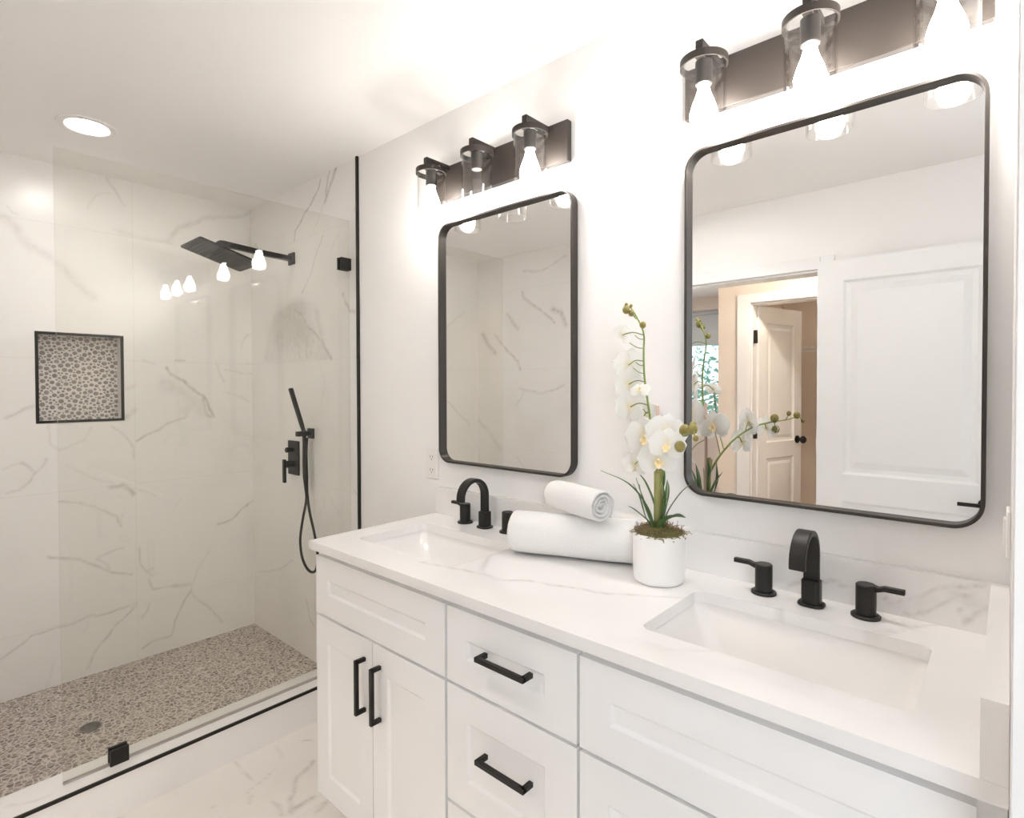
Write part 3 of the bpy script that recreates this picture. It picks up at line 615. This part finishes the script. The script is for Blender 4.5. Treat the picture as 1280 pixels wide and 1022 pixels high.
# hand shower
t = thing('hand_shower', (-.953, 0, 1.175), 'black hand shower wand leaning in its wall holder with a looped hose', 'hand shower')
build('wall_bracket', B().box(-.978, -.928, -.012, 0, 1.15, 1.20).box(-.962, -.944, -.040, -.011, 1.166, 1.184).box(-.966, -.940, -.080, -.024, 1.164, 1.188), 'black', t, bevel=.002)
b = B(); A0 = Vector((-.953, -.044, 1.190)); A1 = Vector((-.953, -.108, 1.398)); dv = (A1 - A0).normalized()
b.sweep([A0, A0 + dv * .03, A1 - dv * .004, A1], [(-.0125, -.007), (.0125, -.007), (.0125, .007), (-.0125, .007)], upv=(0, 1, 0), scale=[.8, 1, 1, .95])
wd = build('wand', b, 'black', t, bevel=.002)
build('spray_face', B().sweep([A1 - dv * .10 + Vector((0, -.0074, -.002)), A1 - dv * .006 + Vector((0, -.0074, -.002))], [(-.009, -.001), (.009, -.001), (.009, .001), (-.009, .001)], upv=(0, 1, 0)), 'bronze', wd)
build('handle', B().tube([(-.953, -.0435, 1.192), (-.953, -.040, 1.165), (-.953, -.039, 1.13), (-.9525, -.038, 1.04), (-.952, -.036, .96), (-.951, -.034, .90), (-.950, -.033, .872)], [.012, .010, .0098, .0125, .013, .0085, .0065], 14), 'black', t, smooth=True)
hose = smoothpath([(-.950, -.033, .875), (-.953, -.036, .83), (-.968, -.045, .75), (-.984, -.05, .65), (-.962, -.052, .57), (-.918, -.052, .527), (-.872, -.05, .516), (-.832, -.05, .54), (-.818, -.05, .61), (-.850, -.047, .70), (-.905, -.042, .80), (-.955, -.026, .88), (-.974, -.018, .97), (-.98, -.016, 1.08), (-.972, -.016, 1.152)], 8)
build('hose', B().tube(hose, .0062, 10), 'black', t, smooth=True)

# valve
t = thing('shower_valve', (-1.13, 0, 1.04), 'rectangular black shower valve plate with a lever on the tiled wall', 'shower valve')
build('plate', B().box(-1.185, -1.075, -.010, 0, .953, 1.128), 'black', t, bevel=.003)
h = build('lever', B().box(-1.141, -1.119, -.062, -.050, .918, 1.036), 'black', t, bevel=.002)
build('lever_hub', B().lathe([(.018, -.009), (.018, -.051)], (-1.13, 0, 1.01), 20, 'y'), 'black', h, smooth=True, auto=40)
build('diverter_knob', B().lathe([(.010, -.009), (.010, -.03), (.013, -.031), (.013, -.046), (.011, -.048)], (-1.13, 0, 1.083), 20, 'y'), 'black', t, smooth=True, auto=40)

# ------------------------------------------------------------------ vanity
ZC0, ZC1 = .8998, .9255
YF, YBK = -.513, -.494
def bar_pull(b, p0, p1, out=.034, r=.0055):
    """square bar pull: two posts and a bar; runs from p0 to p1 on the front plane (y = YF)"""
    (xa, za), (xb, zb) = p0, p1
    if abs(xa - xb) < 1e-6: b.box(xa - r, xa + r, YF - out, YF - out + 2 * r, za, zb)
    else: b.box(xa, xb, YF - out, YF - out + 2 * r, za - r, za + r)
    for x, z in (p0, p1):
        if abs(xa - xb) < 1e-6: zz = z + (r if z == min(za, zb) else -r); b.box(x - r, x + r, YF - out + .002, YF - .0003, zz - r, zz + r)
        else: xx = x + (r if x == min(xa, xb) else -r); b.box(xx - r, xx + r, YF - out + .002, YF - .0003, z - r, z + r)
    return b
SH = [(0, 0), (.007, .0065)]
def shaker(name, x0, x1, z0, z1, px0, px1, pz0, pz1, parent):
    b = panel_front(B(), x0, x1, z0, z1, YF, YBK + .0005, [(px0, px1, pz0, pz1)], SH)
    return build(name, b, 'cab', parent, weld=True, bevel=.0012)
def carcass(x0, x1, parent, kick=(0, 0)):
    b = B().box(x0, x1, YBK, YBK + .018, .1326, ZC0 - .0005)
    b.box(x0, x0 + .016, YBK + .018, -.002, .1326, ZC0 - .0005).box(x1 - .016, x1, YBK + .018, -.002, .1326, ZC0 - .0005)
    b.box(x0 + .016, x1 - .016, YBK + .018, -.002, .1326, .150).box(x0 + .016, x1 - .016, -.012, -.002, .15, ZC0 - .0005)
    build('cabinet_body', b, 'cab', parent)
    build('toe_kick', B().box(x0 + kick[0], x1 - kick[1], -.425, -.41, .0003, .132).box(x0 + kick[0], x0 + kick[0] + .016, -.41, -.01, .0003, .132).box(x1 - kick[1] - .016, x1 - kick[1], -.41, -.01, .0003, .132), 'cab', parent)
def vanity(name, x0, x1, fx0, fx1, label, cat, kind, kick=(0, 0)):
    t = thing(name, ((x0 + x1) / 2, -.25, 0), label, cat, 'white vanity cabinets under the worktop')
    carcass(x0, x1, t, kick)
    zt, zs0, zs1, zb = .8785, .700, .692, .134
    if kind == 'doors':
        shaker('false_front', fx0, fx1, zs0, zt, fx0 + .068, fx1 - .072, .766, .812, t)
        md = (fx0 + fx1) / 2
        for a, c, hx, pa, pc in ((fx0, md - .0018, md - .0365, .064, .066), (md + .0018, fx1, md + .0365, .066, .080)):
            d = shaker('door', a, c, zb, zs1, a + pa, c - pc, .205, .617, t)
            h = build('handle', bar_pull(B(), (hx, .488), (hx, .642)), 'black', d, bevel=.0012); h['label'] = 'black bar handle'
    else:
        for z0, z1, p0, p1, hz in ((zs0, zt, .765, .811, .799), (.413, zs1, .479, .620, .570), (zb, .405, .20, .339, .290)):
            d = shaker('drawer', fx0, fx1, z0, z1, fx0 + .066, fx1 - .080, p0, p1, t)
            mx_ = (fx0 + fx1) / 2 + .008
            h = build('handle', bar_pull(B(), (mx_ - .071, hz), (mx_ + .071, hz)), 'black', d, bevel=.0012); h['label'] = 'black bar handle'
    return t
vanity('vanity_cabinet', .006, .6130, .0075, .6085, 'white vanity cabinet with two doors under the left sink beside the shower', 'cabinet', 'doors', (.03, 0))
vanity('drawer_cabinet', .6131, .9975, .6175, .9945, 'white drawer cabinet with black bar pulls between the two sink cabinets', 'cabinet', 'drawers')
vanity('vanity_cabinet', .9976, 1.6215, 1.0012, 1.5925, 'white vanity cabinet under the right sink beside the right wall', 'cabinet', 'doors')

# worktop with two cut-outs
S1 = (.090, .530, -.418, -.152); S2 = (1.0793, 1.5192, -.420, -.147); CR = .022
top = thing('countertop', (.81, -.27, ZC0), 'white marble look worktop with two sink cut-outs on the vanity', 'countertop')
b = B(); us = grid_lines(0, XR - .0005, .010, (S1[0], S1[1], S2[0], S2[1])); ws = grid_lines(-.532, -.0005, .010, (S1[2], S1[3], S2[2], S2[3]))
VT = [(p_, w_, s_ * 1.7) for p_, w_, s_ in V_TOP] + [([(1.06, -.50), (1.3, -.46), (1.5, -.47)], .02, .12), ([(.05, -.3), (.07, -.25)], .012, .2)]
holes = [S1, S2]
fld = lambda u, w: vein_field(u, w, VT, 13, .003)
face_grid(b, us, ws, lambda u, w: (u, w, ZC1), holes, fld)
face_grid(b, us, ws, lambda u, w: (u, w, ZC0), holes, fld)
zz = np.array([ZC0, ZC1])
face_grid(b, us, zz, lambda u, w: (u, -.532, w), field=lambda u, w: vein_field(u, np.full_like(u, -.532), VT, 13)); face_grid(b, us, zz, lambda u, w: (u, -.0005, w))
face_grid(b, ws, zz, lambda u, w: (0, u, w)); face_grid(b, ws, zz, lambda u, w: (XR - .0005, u, w))
for h in holes:
    o = rrect(h[0], h[1], h[2], h[3], CR, 8); nb = len(b.v); oo = o + [o[0]]; dense = []
    for (x0, y0), (x1, y1) in zip(oo[:-1], oo[1:]):
        k = max(1, int(math.hypot(x1 - x0, y1 - y0) / .01)); dense += [(x0 + (x1 - x0) * i / k, y0 + (y1 - y0) * i / k) for i in range(k)]
    b.loops([[(x, y, ZC1) for x, y in dense], [(x, y, ZC0) for x, y in dense]])
    b.vein = np.concatenate([b.vein, np.tile(fld(np.array([p[0] for p in dense]), np.array([p[1] for p in dense])), 2)])
    for q, (cx, cy) in enumerate(((h[1], h[3]), (h[0], h[3]), (h[0], h[2]), (h[1], h[2]))):
        arc = o[q * 9:q * 9 + 9]
        for z in (ZC1, ZC0): b.add([(cx, cy, z)] + [(x, y, z) for x, y in arc], [(0, i, i + 1) for i in range(1, 9)])
    padvein(b)
build('slab', b, 'quartz', top)
b = B(); us2 = grid_lines(0, XR - .0005, .008); zs = grid_lines(ZC1 + .0003, 1.0241, .008)
face_grid(b, us2, zs, lambda u, w: (u, -.019, w), field=lambda u, w: vein_field(u, w, [(p_, w_, s_ * 1.7) for p_, w_, s_ in V_SPLASH] + [([(.2, .95), (.5, .98), (.8, .94)], .01, .15)], 15, .003))
b.box(0, XR - .0005, -.0189, -.0005, ZC1 + .0003, 1.0241); padvein(b)
build('backsplash', b, 'quartz', top)
b = B().box(1.5956, XR - .0005, -.532, -.0192, ZC1 + .0003, 1.0241); padvein(b)
build('side_splash', b, 'quartz', top)

def sink(h, label):
    x0, x1, y0, y1 = h; x0 -= .004; x1 += .004; y0 -= .004; y1 += .004; zt = ZC0 - .0006
    t = thing('sink', ((x0 + x1) / 2, (y0 + y1) / 2, .76), label, 'sink', 'undermount sinks')
    def ring(ix0, ix1, iy, z, r): return [(x, y, z) for x, y in rrect(x0 + ix0, x1 - ix1, y0 + iy, y1 - iy, r, 6)]
    b = B().loops([ring(-.022, -.022, -.022, zt, .03), ring(0, 0, 0, zt, .024), ring(.004, .004, .003, zt - .008, .024), ring(.055, .022, .034, .795, .03), ring(.067, .034, .042, .785, .04), ring(.09, .06, .062, .782, .05)])
    k = len(b.v) - 28; b.f.append(tuple(range(k, k + 28)))
    build('basin', b, 'ceramic', t, smooth=True, auto=38)
    c = ((x0 + x1) / 2, (y0 + y1) / 2 + .03, .7825)
    build('drain', B().lathe([(.030, 0), (.030, .002), (.022, .003), (.021, .001), (0, .004)], c, 32), 'black', t, smooth=True)
    return t
sink(S1, 'white rectangular undermount sink below the small mirror')
sink(S2, 'white rectangular undermount sink below the large mirror')

def faucet(cx, cy, label):
    z = ZC1; t = thing('faucet', (cx, cy, z), label, 'faucet', 'matte black faucets')
    s = build('spout', B().sweep([(cx, cy, z + .045), (cx, cy, z + .08), (cx, cy, z + .108)] + [(cx, cy - .055 + .055 * math.cos(a), z + .112 + .055 * math.sin(a)) for a in [PI * i / 18 for i in range(19)]] + [(cx, cy - .110, z + .102)],
              [(-.0155, -.006), (.0155, -.006), (.0155, .006), (-.0155, .006)], upv=(0, 1, 0), scale='carry'), 'black', t, bevel=.002)
    b = B(); o1 = rrect(cx - .026, cx + .026, cy - .024, cy + .024, .018, 6); o2 = rrect(cx - .0185, cx + .0185, cy - .0175, cy + .0175, .010, 6)
    b.loops([[(x, y, z + .0003) for x, y in o1], [(x, y, z + .006) for x, y in o1]], True).loops([[(x, y, z + .0055) for x, y in o2], [(x, y, z + .055) for x, y in o2]], True)
    build('spout_base', b, 'black', s, bevel=.0015)
    for sg, dy in ((-1, .004), (1, .004)):
        hx = cx + sg * .1; hy = cy + dy
        h = build('handle', B().lathe([(.027, .0003), (.027, .005), (.025, .0065), (.0185, .0065), (.0185, .066), (.0165, .068), (0, .068)], (hx, hy, z), 32), 'black', t, smooth=True, auto=40)
        l0, l1 = hx + sg * .012, hx + sg * .065
        b = B().loops([[(hx + sg * d, hy + s_ * w, z + zz_) for s_, zz_ in ((-1, lo), (1, lo), (1, hi), (-1, hi))] for d, w, lo, hi in ((.010, .010, .054, .068), (.022, .008, .057, .066), (.032, .0065, .060, .070), (.066, .0065, .060, .070))], True)
        build('lever', b, 'black', h, bevel=.0012)
    return t
faucet(.2988, -.059, 'matte black widespread faucet with arched spout behind the left sink')
faucet(1.3025, -.073, 'matte black widespread faucet with arched spout behind the right sink')

# ------------------------------------------------------------------ mirrors
def mirror(x0, x1, z0, z1, label):
    t = thing('mirror', ((x0 + x1) / 2, 0, z0), label, 'mirror', 'black framed mirrors')
    F, D, R = .007, -.030, .052
    oo = rrect(x0, x1, z0, z1, R, 14); ii = rrect(x0 + F, x1 - F, z0 + F, z1 - F, R - F, 14)
    L = [[(x, y, z) for x, z in o] for o, y in ((oo, -.0005), (oo, D), (ii, D), (ii, -.0005))]
    b = B().loops(L + [L[0]])
    build('frame', b, 'bronze', t, weld=True, bevel=.0012)
    gl = rrect(x0 + F - .001, x1 - F + .001, z0 + F - .001, z1 - F + .001, R - F, 14)
    b = B().loops([[(x, -.003, z) for x, z in gl], [(x, -.012, z) for x, z in gl]], True)
    build('glass', b, 'mirror', t)
    return t
mirror(.0300, .6400, 1.1225, 1.9990, 'smaller looking rounded black framed mirror beside the shower, reflecting marble tile')
mirror(.9910, 1.5865, 1.1225, 1.9990, 'large rounded black framed mirror by the right wall, reflecting the white door')

# ------------------------------------------------------------------ vanity lights
def vanity_light(cx, label, lit, right=.309):
    t = thing('vanity_light', (cx, 0, 2.145), label, 'wall light', 'three shade vanity lights')
    build('backplate', B().box(cx - .312, cx + right, -.022, -.0005, 2.083, 2.207), 'bronze', t, bevel=.002)
    for dx, on in zip((-.229, 0, .227), lit):
        x, y = cx + dx, -.100
        a = build('arm', B().box(x - .009, x + .009, -.128, -.021, 2.189, 2.207).box(x - .009, x + .009, -.128, -.110, 2.169, 2.190), 'bronze', t, bevel=.0015)
        rg = B().lathe([(.0545, 2.154), (.0545, 2.171), (.0505, 2.171), (.0505, 2.154)], (x, y, 0), 48, closed=True)
        rg.box(x - .009, x + .009, y - .0515, y + .0515, 2.1665, 2.1705)
        build('holder_ring', rg, 'bronze', a, smooth=True, auto=40)
        build('socket', B().lathe([(.0, 2.167), (.0195, 2.167), (.0195, 2.114), (.0165, 2.112), (.0165, 2.118), (0, 2.118)], (x, y, 0), 32), 'bronze', a, smooth=True, auto=40)
        build('glass_shade', B().lathe([(.0500, 2.169), (.0500, 1.994), (.0470, 1.994), (.0470, 2.169)], (x, y, 0), 48, closed=True), 'shade', t, smooth=True, auto=40)
        if on:
            build('bulb', B().lathe([(.0, 2.120), (.0115, 2.118), (.0125, 2.106), (.017, 2.089), (.026, 2.066), (.0315, 2.047), (.031, 2.034), (.025, 2.022), (.013, 2.0155), (0, 2.014)], (x, y, 0), 28), 'bulb', t, smooth=True)
        else:
            build('lamp_seat', B().lathe([(0, 2.1115), (.0160, 2.1115), (.0160, 2.1175)], (x, y, 0), 24), 'plastic', a)
    return t
vanity_light(.308, 'dark vanity light with one dark shade between two lit ones above the small mirror', (True, False, True))
vanity_light(1.300, 'dark vanity light with all shades lit above the large mirror', (True, True, True), .292)

# ------------------------------------------------------------------ outlet and switch
t = thing('wall_outlet', (-.036, 0, 1.107), 'white electrical outlet on the wall left of the small mirror', 'outlet')
build('cover_plate', B().box(-.071, -.001, -.006, -.0003, 1.048, 1.166), 'plastic', t, bevel=.002)
for z in (1.082, 1.132):
    r_ = build('receptacle', B().loops([[(x, y, zz_) for x, zz_ in rrect(-.053, -.019, z - .016, z + .016, .008, 4)] for y in (-.0055, -.0085)], True), 'plastic', t)
    build('slots', B().box(-.044, -.042, -.0089, -.0084, z - .004, z + .007).box(-.031, -.029, -.0089, -.0084, z - .004, z + .007).box(-.038, -.034, -.0089, -.0084, z - .011, z - .007), 'slot', r_)
t = thing('light_switch', (XR, -.12, 1.15), 'white light switch on the short right wall beside the large mirror', 'switch')
build('cover_plate', B().box(XR - .006, XR - .0003, -.150, -.085, 1.108, 1.186), 'plastic', t, bevel=.002)
for y in (-.1175,): build('rocker', B().box(XR - .010, XR - .0055, y - .014, y + .014, 1.124, 1.170), 'plastic', t, bevel=.001)

# ------------------------------------------------------------------ towels
def rolled(p0, p1, R, turns, thick, a0, parent_name, label, flat=1.0, sgn=1, zmin=-1):
    """rolled towel: spiral cross-section pushed along p0 -> p1, soft at both ends"""
    p0, p1 = Vector(p0), Vector(p1); ax = (p1 - p0).normalized(); sd = ax.cross(Vector((0, 0, 1))).normalized(); u_ = sd.cross(ax); Lh = (p1 - p0).length
    r0 = R - turns * thick; N_ = int(turns * 40); rs_ = np.random.RandomState(int(R * 1e4))
    secs = []
    for s_, k in ((0, .15), (.0025, .6), (.007, .9), (.014, 1.0)) + tuple((f * Lh, 1.0) for f in (.2, .35, .5, .65, .8)) + ((Lh - .014, 1.0), (Lh - .007, .9), (Lh - .0025, .6), (Lh, .15)):
        outer = []; inner = []
        for i in range(N_ + 1):
            th = 2 * PI * turns * i / N_; rc = max(r0, .003) + thick * th / (2 * PI); h = thick * .47 * k * (1 if i < N_ - 6 else max(.25, (N_ - i) / 6))
            if i < 4: h *= (i + 1) / 5
            wob = .0007 * math.sin(3 * th + s_ * 40) + .0004 * math.sin(7 * th + 1 + s_ * 90)
            for lst, rr in ((outer, rc + h + wob), (inner, rc - h + wob)):
                a = a0 + sgn * th; y = math.sin(a) * rr * flat; x = math.cos(a) * rr
                q_ = p0 + ax * s_ + sd * x + u_ * y; q_.z = max(q_.z, zmin); lst.append(q_)
        secs.append(outer + inner[::-1])
    k = len(secs[0]); b = B().loops(secs)
    for e_, sec in ((0, 0), (1, len(secs) - 1)):
        h_ = k // 2
        for i in range(h_ - 1):
            q = [sec * k + i, sec * k + i + 1, sec * k + k - 2 - i, sec * k + k - 1 - i]; b.f.append(tuple(q if e_ else q[::-1]))
    o = build(parent_name, b, 'towel', None, smooth=True, origin=tuple((p0 + p1) / 2 - Vector((0, 0, R * flat))))
    return tag(o, label, 'towel', 'rolled white towels')
rolled((.5555, -.2025, .9255 + .0585), (.882, -.078, .9255 + .0585), .0605, 4.5, .0125, math.radians(90), 'rolled_towel', 'larger white rolled towel lying on the worktop between sink and orchid pot', zmin=ZC1 + .0004)
rolled((.626, -.102, 1.0850), (.830, -.162, 1.0850), .0425, 3.6, .0104, math.radians(10), 'rolled_towel', 'small white rolled towel with spiral end lying on the bigger roll', sgn=1)

# ------------------------------------------------------------------ orchid
PC = Vector((.981, -.146, ZC1)); RP, HP = .0625, .1185
orch = thing('potted_orchid', tuple(PC), 'white orchid with two flower sprays in a white round pot on the worktop', 'potted plant')
build('pot', B().lathe([(0, .0005), (.054, .0005), (.0585, .003), (.0605, .010), (RP, .05), (RP, HP - .003), (RP - .001, HP), (RP - .005, HP), (RP - .006, HP - .004), (RP - .008, .03), (0, .03)], tuple(PC), 64), 'pot', orch, smooth=True, auto=50)
zt = ZC1 + HP
rnd = random.Random(11); r2 = random.Random(3)
for nm, mt, lo, hi, cnt in (('dry_moss', 'moss', 0, 1, 420), ('green_moss', 'mossg', 0, 1, 260)):
    b = B()
    if nm == 'dry_moss': b.lathe([(0, .010), (.02, .009), (.04, .004), (.054, -.006)], (PC.x, PC.y, zt), 32)
    for _ in range(cnt):
        a = rnd.uniform(0, 2 * PI) if nm == 'dry_moss' else rnd.gauss(-.9, .6); r = .060 * math.sqrt(rnd.random())
        if nm == 'green_moss': r = rnd.uniform(.015, .060)
        p = Vector((PC.x + r * math.cos(a), PC.y + r * math.sin(a), zt + .010 - .012 * (r / .06) ** 2 + rnd.uniform(-.002, .006)))
        d = Vector((rnd.gauss(0, 1), rnd.gauss(0, 1), rnd.gauss(.15, .5))).normalized() * rnd.uniform(.008, .018); e_ = Vector((rnd.gauss(0, 1), rnd.gauss(0, 1), rnd.gauss(0, 1))).normalized() * .006
        b.tube([p, p + d * .5 + e_, p + d], rnd.uniform(.0006, .0012), 4)
    o = build(nm, b, mt, orch); o['kind'] = 'stuff'
def strap(pts, w, fold=.15):
    P = smoothpath(pts, 6); b = B(); L = []
    for i, p in enumerate(P):
        s_ = i / (len(P) - 1); t = (P[min(i + 1, len(P) - 1)] - P[max(i - 1, 0)]).normalized(); sd = t.cross(Vector((0, 0, 1)))
        if sd.length < .05: sd = t.cross(Vector((.6, -.8, 0)))
        sd.normalize(); n_ = sd.cross(t); q = w * (min(1, .35 + 3 * s_) * (1 - max(0, (s_ - .55) / .45) ** 2.2) + .02)
        L.append([p - sd * q + n_ * q * fold * 2, p - n_ * .0006, p + sd * q + n_ * q * fold * 2, p + n_ * .0008])
    return b.loops(L, True)
cb = Vector((.985, -.158, zt))
def L_(*pts, w=.004, fold=.15): build('leaf', strap([cb + Vector((r2.uniform(-.008, .008), r2.uniform(-.008, .008), -.01))] + [Vector(p) for p in pts], w, fold), 'leaf', orch, smooth=True)
L_((.955, -.155, 1.10), (.895, -.140, 1.150), (.792, -.112, 1.172), w=.0035)
L_((.960, -.120, 1.09), (.915, -.09, 1.15), (.872, -.07, 1.178), w=.003)
L_((.962, -.17, 1.09), (.950, -.18, 1.14), (.940, -.185, 1.176), w=.0065)
L_((.958, -.17, 1.08), (.943, -.175, 1.13), (.930, -.18, 1.160), w=.005)
L_((.975, -.18, 1.085), (.965, -.195, 1.12), (.957, -.20, 1.165), w=.005)
L_((1.000, -.14, 1.09), (1.025, -.12, 1.14), (1.052, -.10, 1.172), w=.004)
L_((1.005, -.170, 1.072), (1.035, -.178, 1.094), (1.066, -.182, 1.098), w=.013, fold=.25)
L_((.955, -.15, 1.065), (.925, -.16, 1.09), (.908, -.165, 1.100), w=.0045)
L_((.99, -.15, 1.10), (.995, -.15, 1.16), (.993, -.14, 1.20), w=.005)
L_((1.0, -.165, 1.09), (1.008, -.172, 1.13), (1.004, -.178, 1.19), w=.0045)
L_((.985, -.135, 1.08), (.975, -.09, 1.13), (.96, -.06, 1.16), w=.006)
build('stalk', B().tube([(.983, -.160, zt - .01), (.984, -.160, 1.10), (.986, -.162, 1.15), (.988, -.165, 1.195)], [.008, .0085, .009, .0098], 12).tube([(.990, -.156, zt - .01), (.994, -.155, 1.13), (.992, -.158, 1.20)], [.004, .004, .004], 8), 'stub', orch, smooth=True)
build('stake', B().tube([(.984, -.154, zt - .02), (.983, -.156, 1.20), (.982, -.156, 1.352)], .0042, 10), 'stake', orch, smooth=True)
ST1 = smoothpath([(.984, -.160, 1.15), (.978, -.165, 1.25), (.968, -.172, 1.34), (.961, -.182, 1.42), (.963, -.190, 1.48), (.966, -.196, 1.525), (.952, -.204, 1.565), (.938, -.209, 1.588), (.924, -.213, 1.594)], 8)
ST2 = smoothpath([(.988, -.163, 1.15), (1.010, -.18, 1.20), (1.040, -.215, 1.25), (1.075, -.26, 1.283), (1.11, -.30, 1.297), (1.14, -.34, 1.303), (1.168, -.372, 1.313)], 8)
build('stem', B().tube(ST1, [.0032 - .0018 * i / len(ST1) for i in range(len(ST1))], 8), 'stem', orch, smooth=True)
build('stem', B().tube(ST2, [.0032 - .0018 * i / len(ST2) for i in range(len(ST2))], 8), 'stem', orch, smooth=True)

def petal(b, O, X, Y, Z, ang, ln, wd, cup, tip, seed, tint=.5):
    """one petal growing from O in the flower plane (X, Y); Z faces forward"""
    rr = random.Random(seed); ca, sa = math.cos(ang), math.sin(ang); U = X * ca + Y * sa; V = Y * ca - X * sa; nu, nv = 9, 9; n = len(b.v); vals = []
    w0, w1 = rr.uniform(0, 6), rr.uniform(0, 6)
    for i in range(nu):
        s_ = i / (nu - 1); prof = math.sin(PI * min(1, (s_ * .93 + .06)) ** tip) ** .62
        for j in range(nv):
            t = -1 + 2 * j / (nv - 1); x = ln * (s_ - .06 * t * t * s_); y = wd * prof * t
            z = cup * ln * (s_ ** 2 - .25 * s_) - .10 * wd * t * t * (1 - .3 * s_) + .035 * wd * math.sin(4 * t + w0) * s_ + .03 * ln * math.sin(6 * s_ + w1)
            b.v.append(tuple(O + U * x + V * y + Z * z)); vals.append(tint * max(0, 1 - s_ / .42) ** 1.3)
    for i in range(nu - 1):
        for j in range(nv - 1): b.f.append((n + i * nv + j, n + (i + 1) * nv + j, n + (i + 1) * nv + j + 1, n + i * nv + j + 1))
    b.vein = np.concatenate([np.zeros(n) if b.vein is None else b.vein, vals])
def flower(p, nrm, size, seed, anchor, roll=0):
    p = Vector(p); Z = Vector(nrm).normalized(); X = Vector((0, 0, 1)).cross(Z).normalized(); Y = Z.cross(X)
    c, s_ = math.cos(roll), math.sin(roll); X, Y = X * c + Y * s_, Y * c - X * s_
    b = B(); S = size
    for k, a in enumerate((90, 212, 328)): petal(b, p - Z * .003, X, Y, Z, math.radians(a), .50 * S, .19 * S, -.10, 1.25, seed * 10 + k, .45)
    for k, a in enumerate((8, 172)): petal(b, p, X, Y, Z, math.radians(a), .53 * S, .36 * S, -.06, 1.1, seed * 10 + 5 + k, .5)
    f = build('flower', b, 'petal', orch, smooth=True)
    lb = B(); q = p + Z * .004
    lb.ball(q - Y * .03 * S, .045 * S, .045 * S, .06 * S, 10, 6); petal(lb, q - Y * .03 * S, X, Y, Z, math.radians(262), .19 * S, .07 * S, .8, 1.2, seed + 77); lb.ball(q + Z * .05 * S, .03 * S)
    lb.vein = None
    for sg in (-1, 1): petal(lb, q - Y * .03 * S, X, Y, Z, math.radians(270 + sg * 55), .13 * S, .05 * S, 1.2, 1.2, seed + 78 + sg)
    lb.vein = None
    build('lip', lb, 'lip', f, smooth=True)
    a = Vector(anchor); build('flower_stalk', B().tube(smoothpath([a, (a + p) / 2 + Vector((0, 0, .006)), p - Z * .004], 4), .0014, 6), 'stem', f, smooth=True)
CAMP = Vector((1.618, -1.40, 1.396))
def toC(p, dx=0, dy=0, dz=0): v = (CAMP - Vector(p)).normalized(); return (v.x + dx, v.y + dy, v.z + dz)
F1 = [((.984, -.222, 1.283), toC((.984, -.222, 1.283), -.25, 0, -.05), .098, (1.020, -.19, 1.222)),
      ((1.062, -.272, 1.297), toC((1.06, -.27, 1.297), .25, 0, .05), .092, (1.06, -.243, 1.271)),
      ((1.043, -.272, 1.238), toC((1.04, -.27, 1.24), .05, 0, -.15), .088, (1.045, -.222, 1.255)),
      ((1.092, -.330, 1.278), (.35, -.9, .1), .075, (1.095, -.285, 1.291)),
      ((.925, -.165, 1.205), (-.7, .5, -.35), .072, (.978, -.165, 1.25)),
      ((.930, -.200, 1.350), (-.9, .3, .05), .100, (.966, -.175, 1.355)),
      ((.925, -.200, 1.405), (-.92, .15, .15), .098, (.962, -.180, 1.41)),
      ((.922, -.195, 1.452), (-.9, .35, .2), .092, (.962, -.187, 1.46)),
      ((.975, -.230, 1.392), (.1, -.8, .75), .050, (.962, -.178, 1.40)),
      ((.942, -.150, 1.325), (-.3, .85, .1), .090, (.969, -.171, 1.335)),
      ((1.005, -.150, 1.290), (.15, .9, .2), .088, (1.012, -.185, 1.207)),
      ((.912, -.205, 1.525), (-.9, .4, .1), .055, (.966, -.196, 1.522))]
for i, (p, nr, sz, an) in enumerate(F1): flower(p, nr, sz, i + 1, an, roll=[.15, -.2, .1, -.1, .3, .2, -.15, .1, 0, .2, -.1, .3][i])
for p, r, an in (((.934, -.222, 1.582), .0092, (.952, -.204, 1.565)), ((.946, -.219, 1.573), .0072, (.958, -.2, 1.555)), ((.968, -.204, 1.545), .0078, (.965, -.197, 1.54)), ((.930, -.214, 1.596), .0042, (.938, -.209, 1.588)), ((.941, -.211, 1.592), .0040, (.940, -.208, 1.587)),
                 ((1.120, -.306, 1.308), .0115, (1.11, -.30, 1.297)), ((1.163, -.366, 1.316), .0095, (1.15, -.352, 1.306)), ((1.118, -.324, 1.276), .0105, (1.118, -.31, 1.299)), ((1.150, -.335, 1.322), .0065, (1.14, -.34, 1.303)), ((1.175, -.380, 1.300), .0055, (1.168, -.372, 1.313))):
    p = Vector(p)
    bd = build('bud', B().ball(p, r, r, r * 1.12, 14, 9), 'bud', orch, smooth=True)
    build('bud_stalk', B().tube([Vector(an), (Vector(an) + p) / 2 + Vector((0, 0, -.002)), p], .0012, 6), 'stem', bd, smooth=True)
for a, c in (((.964, -.186, 1.45), (.944, -.195, 1.458)), ((.964, -.19, 1.49), (.930, -.2, 1.505)), ((.962, -.183, 1.43), (.935, -.19, 1.445)), ((.966, -.193, 1.512), (.945, -.2, 1.522)), ((.968, -.172, 1.335), (.955, -.178, 1.345))):
    build('side_shoot', B().tube(smoothpath([a, (Vector(a) + Vector(c)) / 2 - Vector((0, 0, .004)), c], 3), .0011, 6), 'stem', orch, smooth=True)
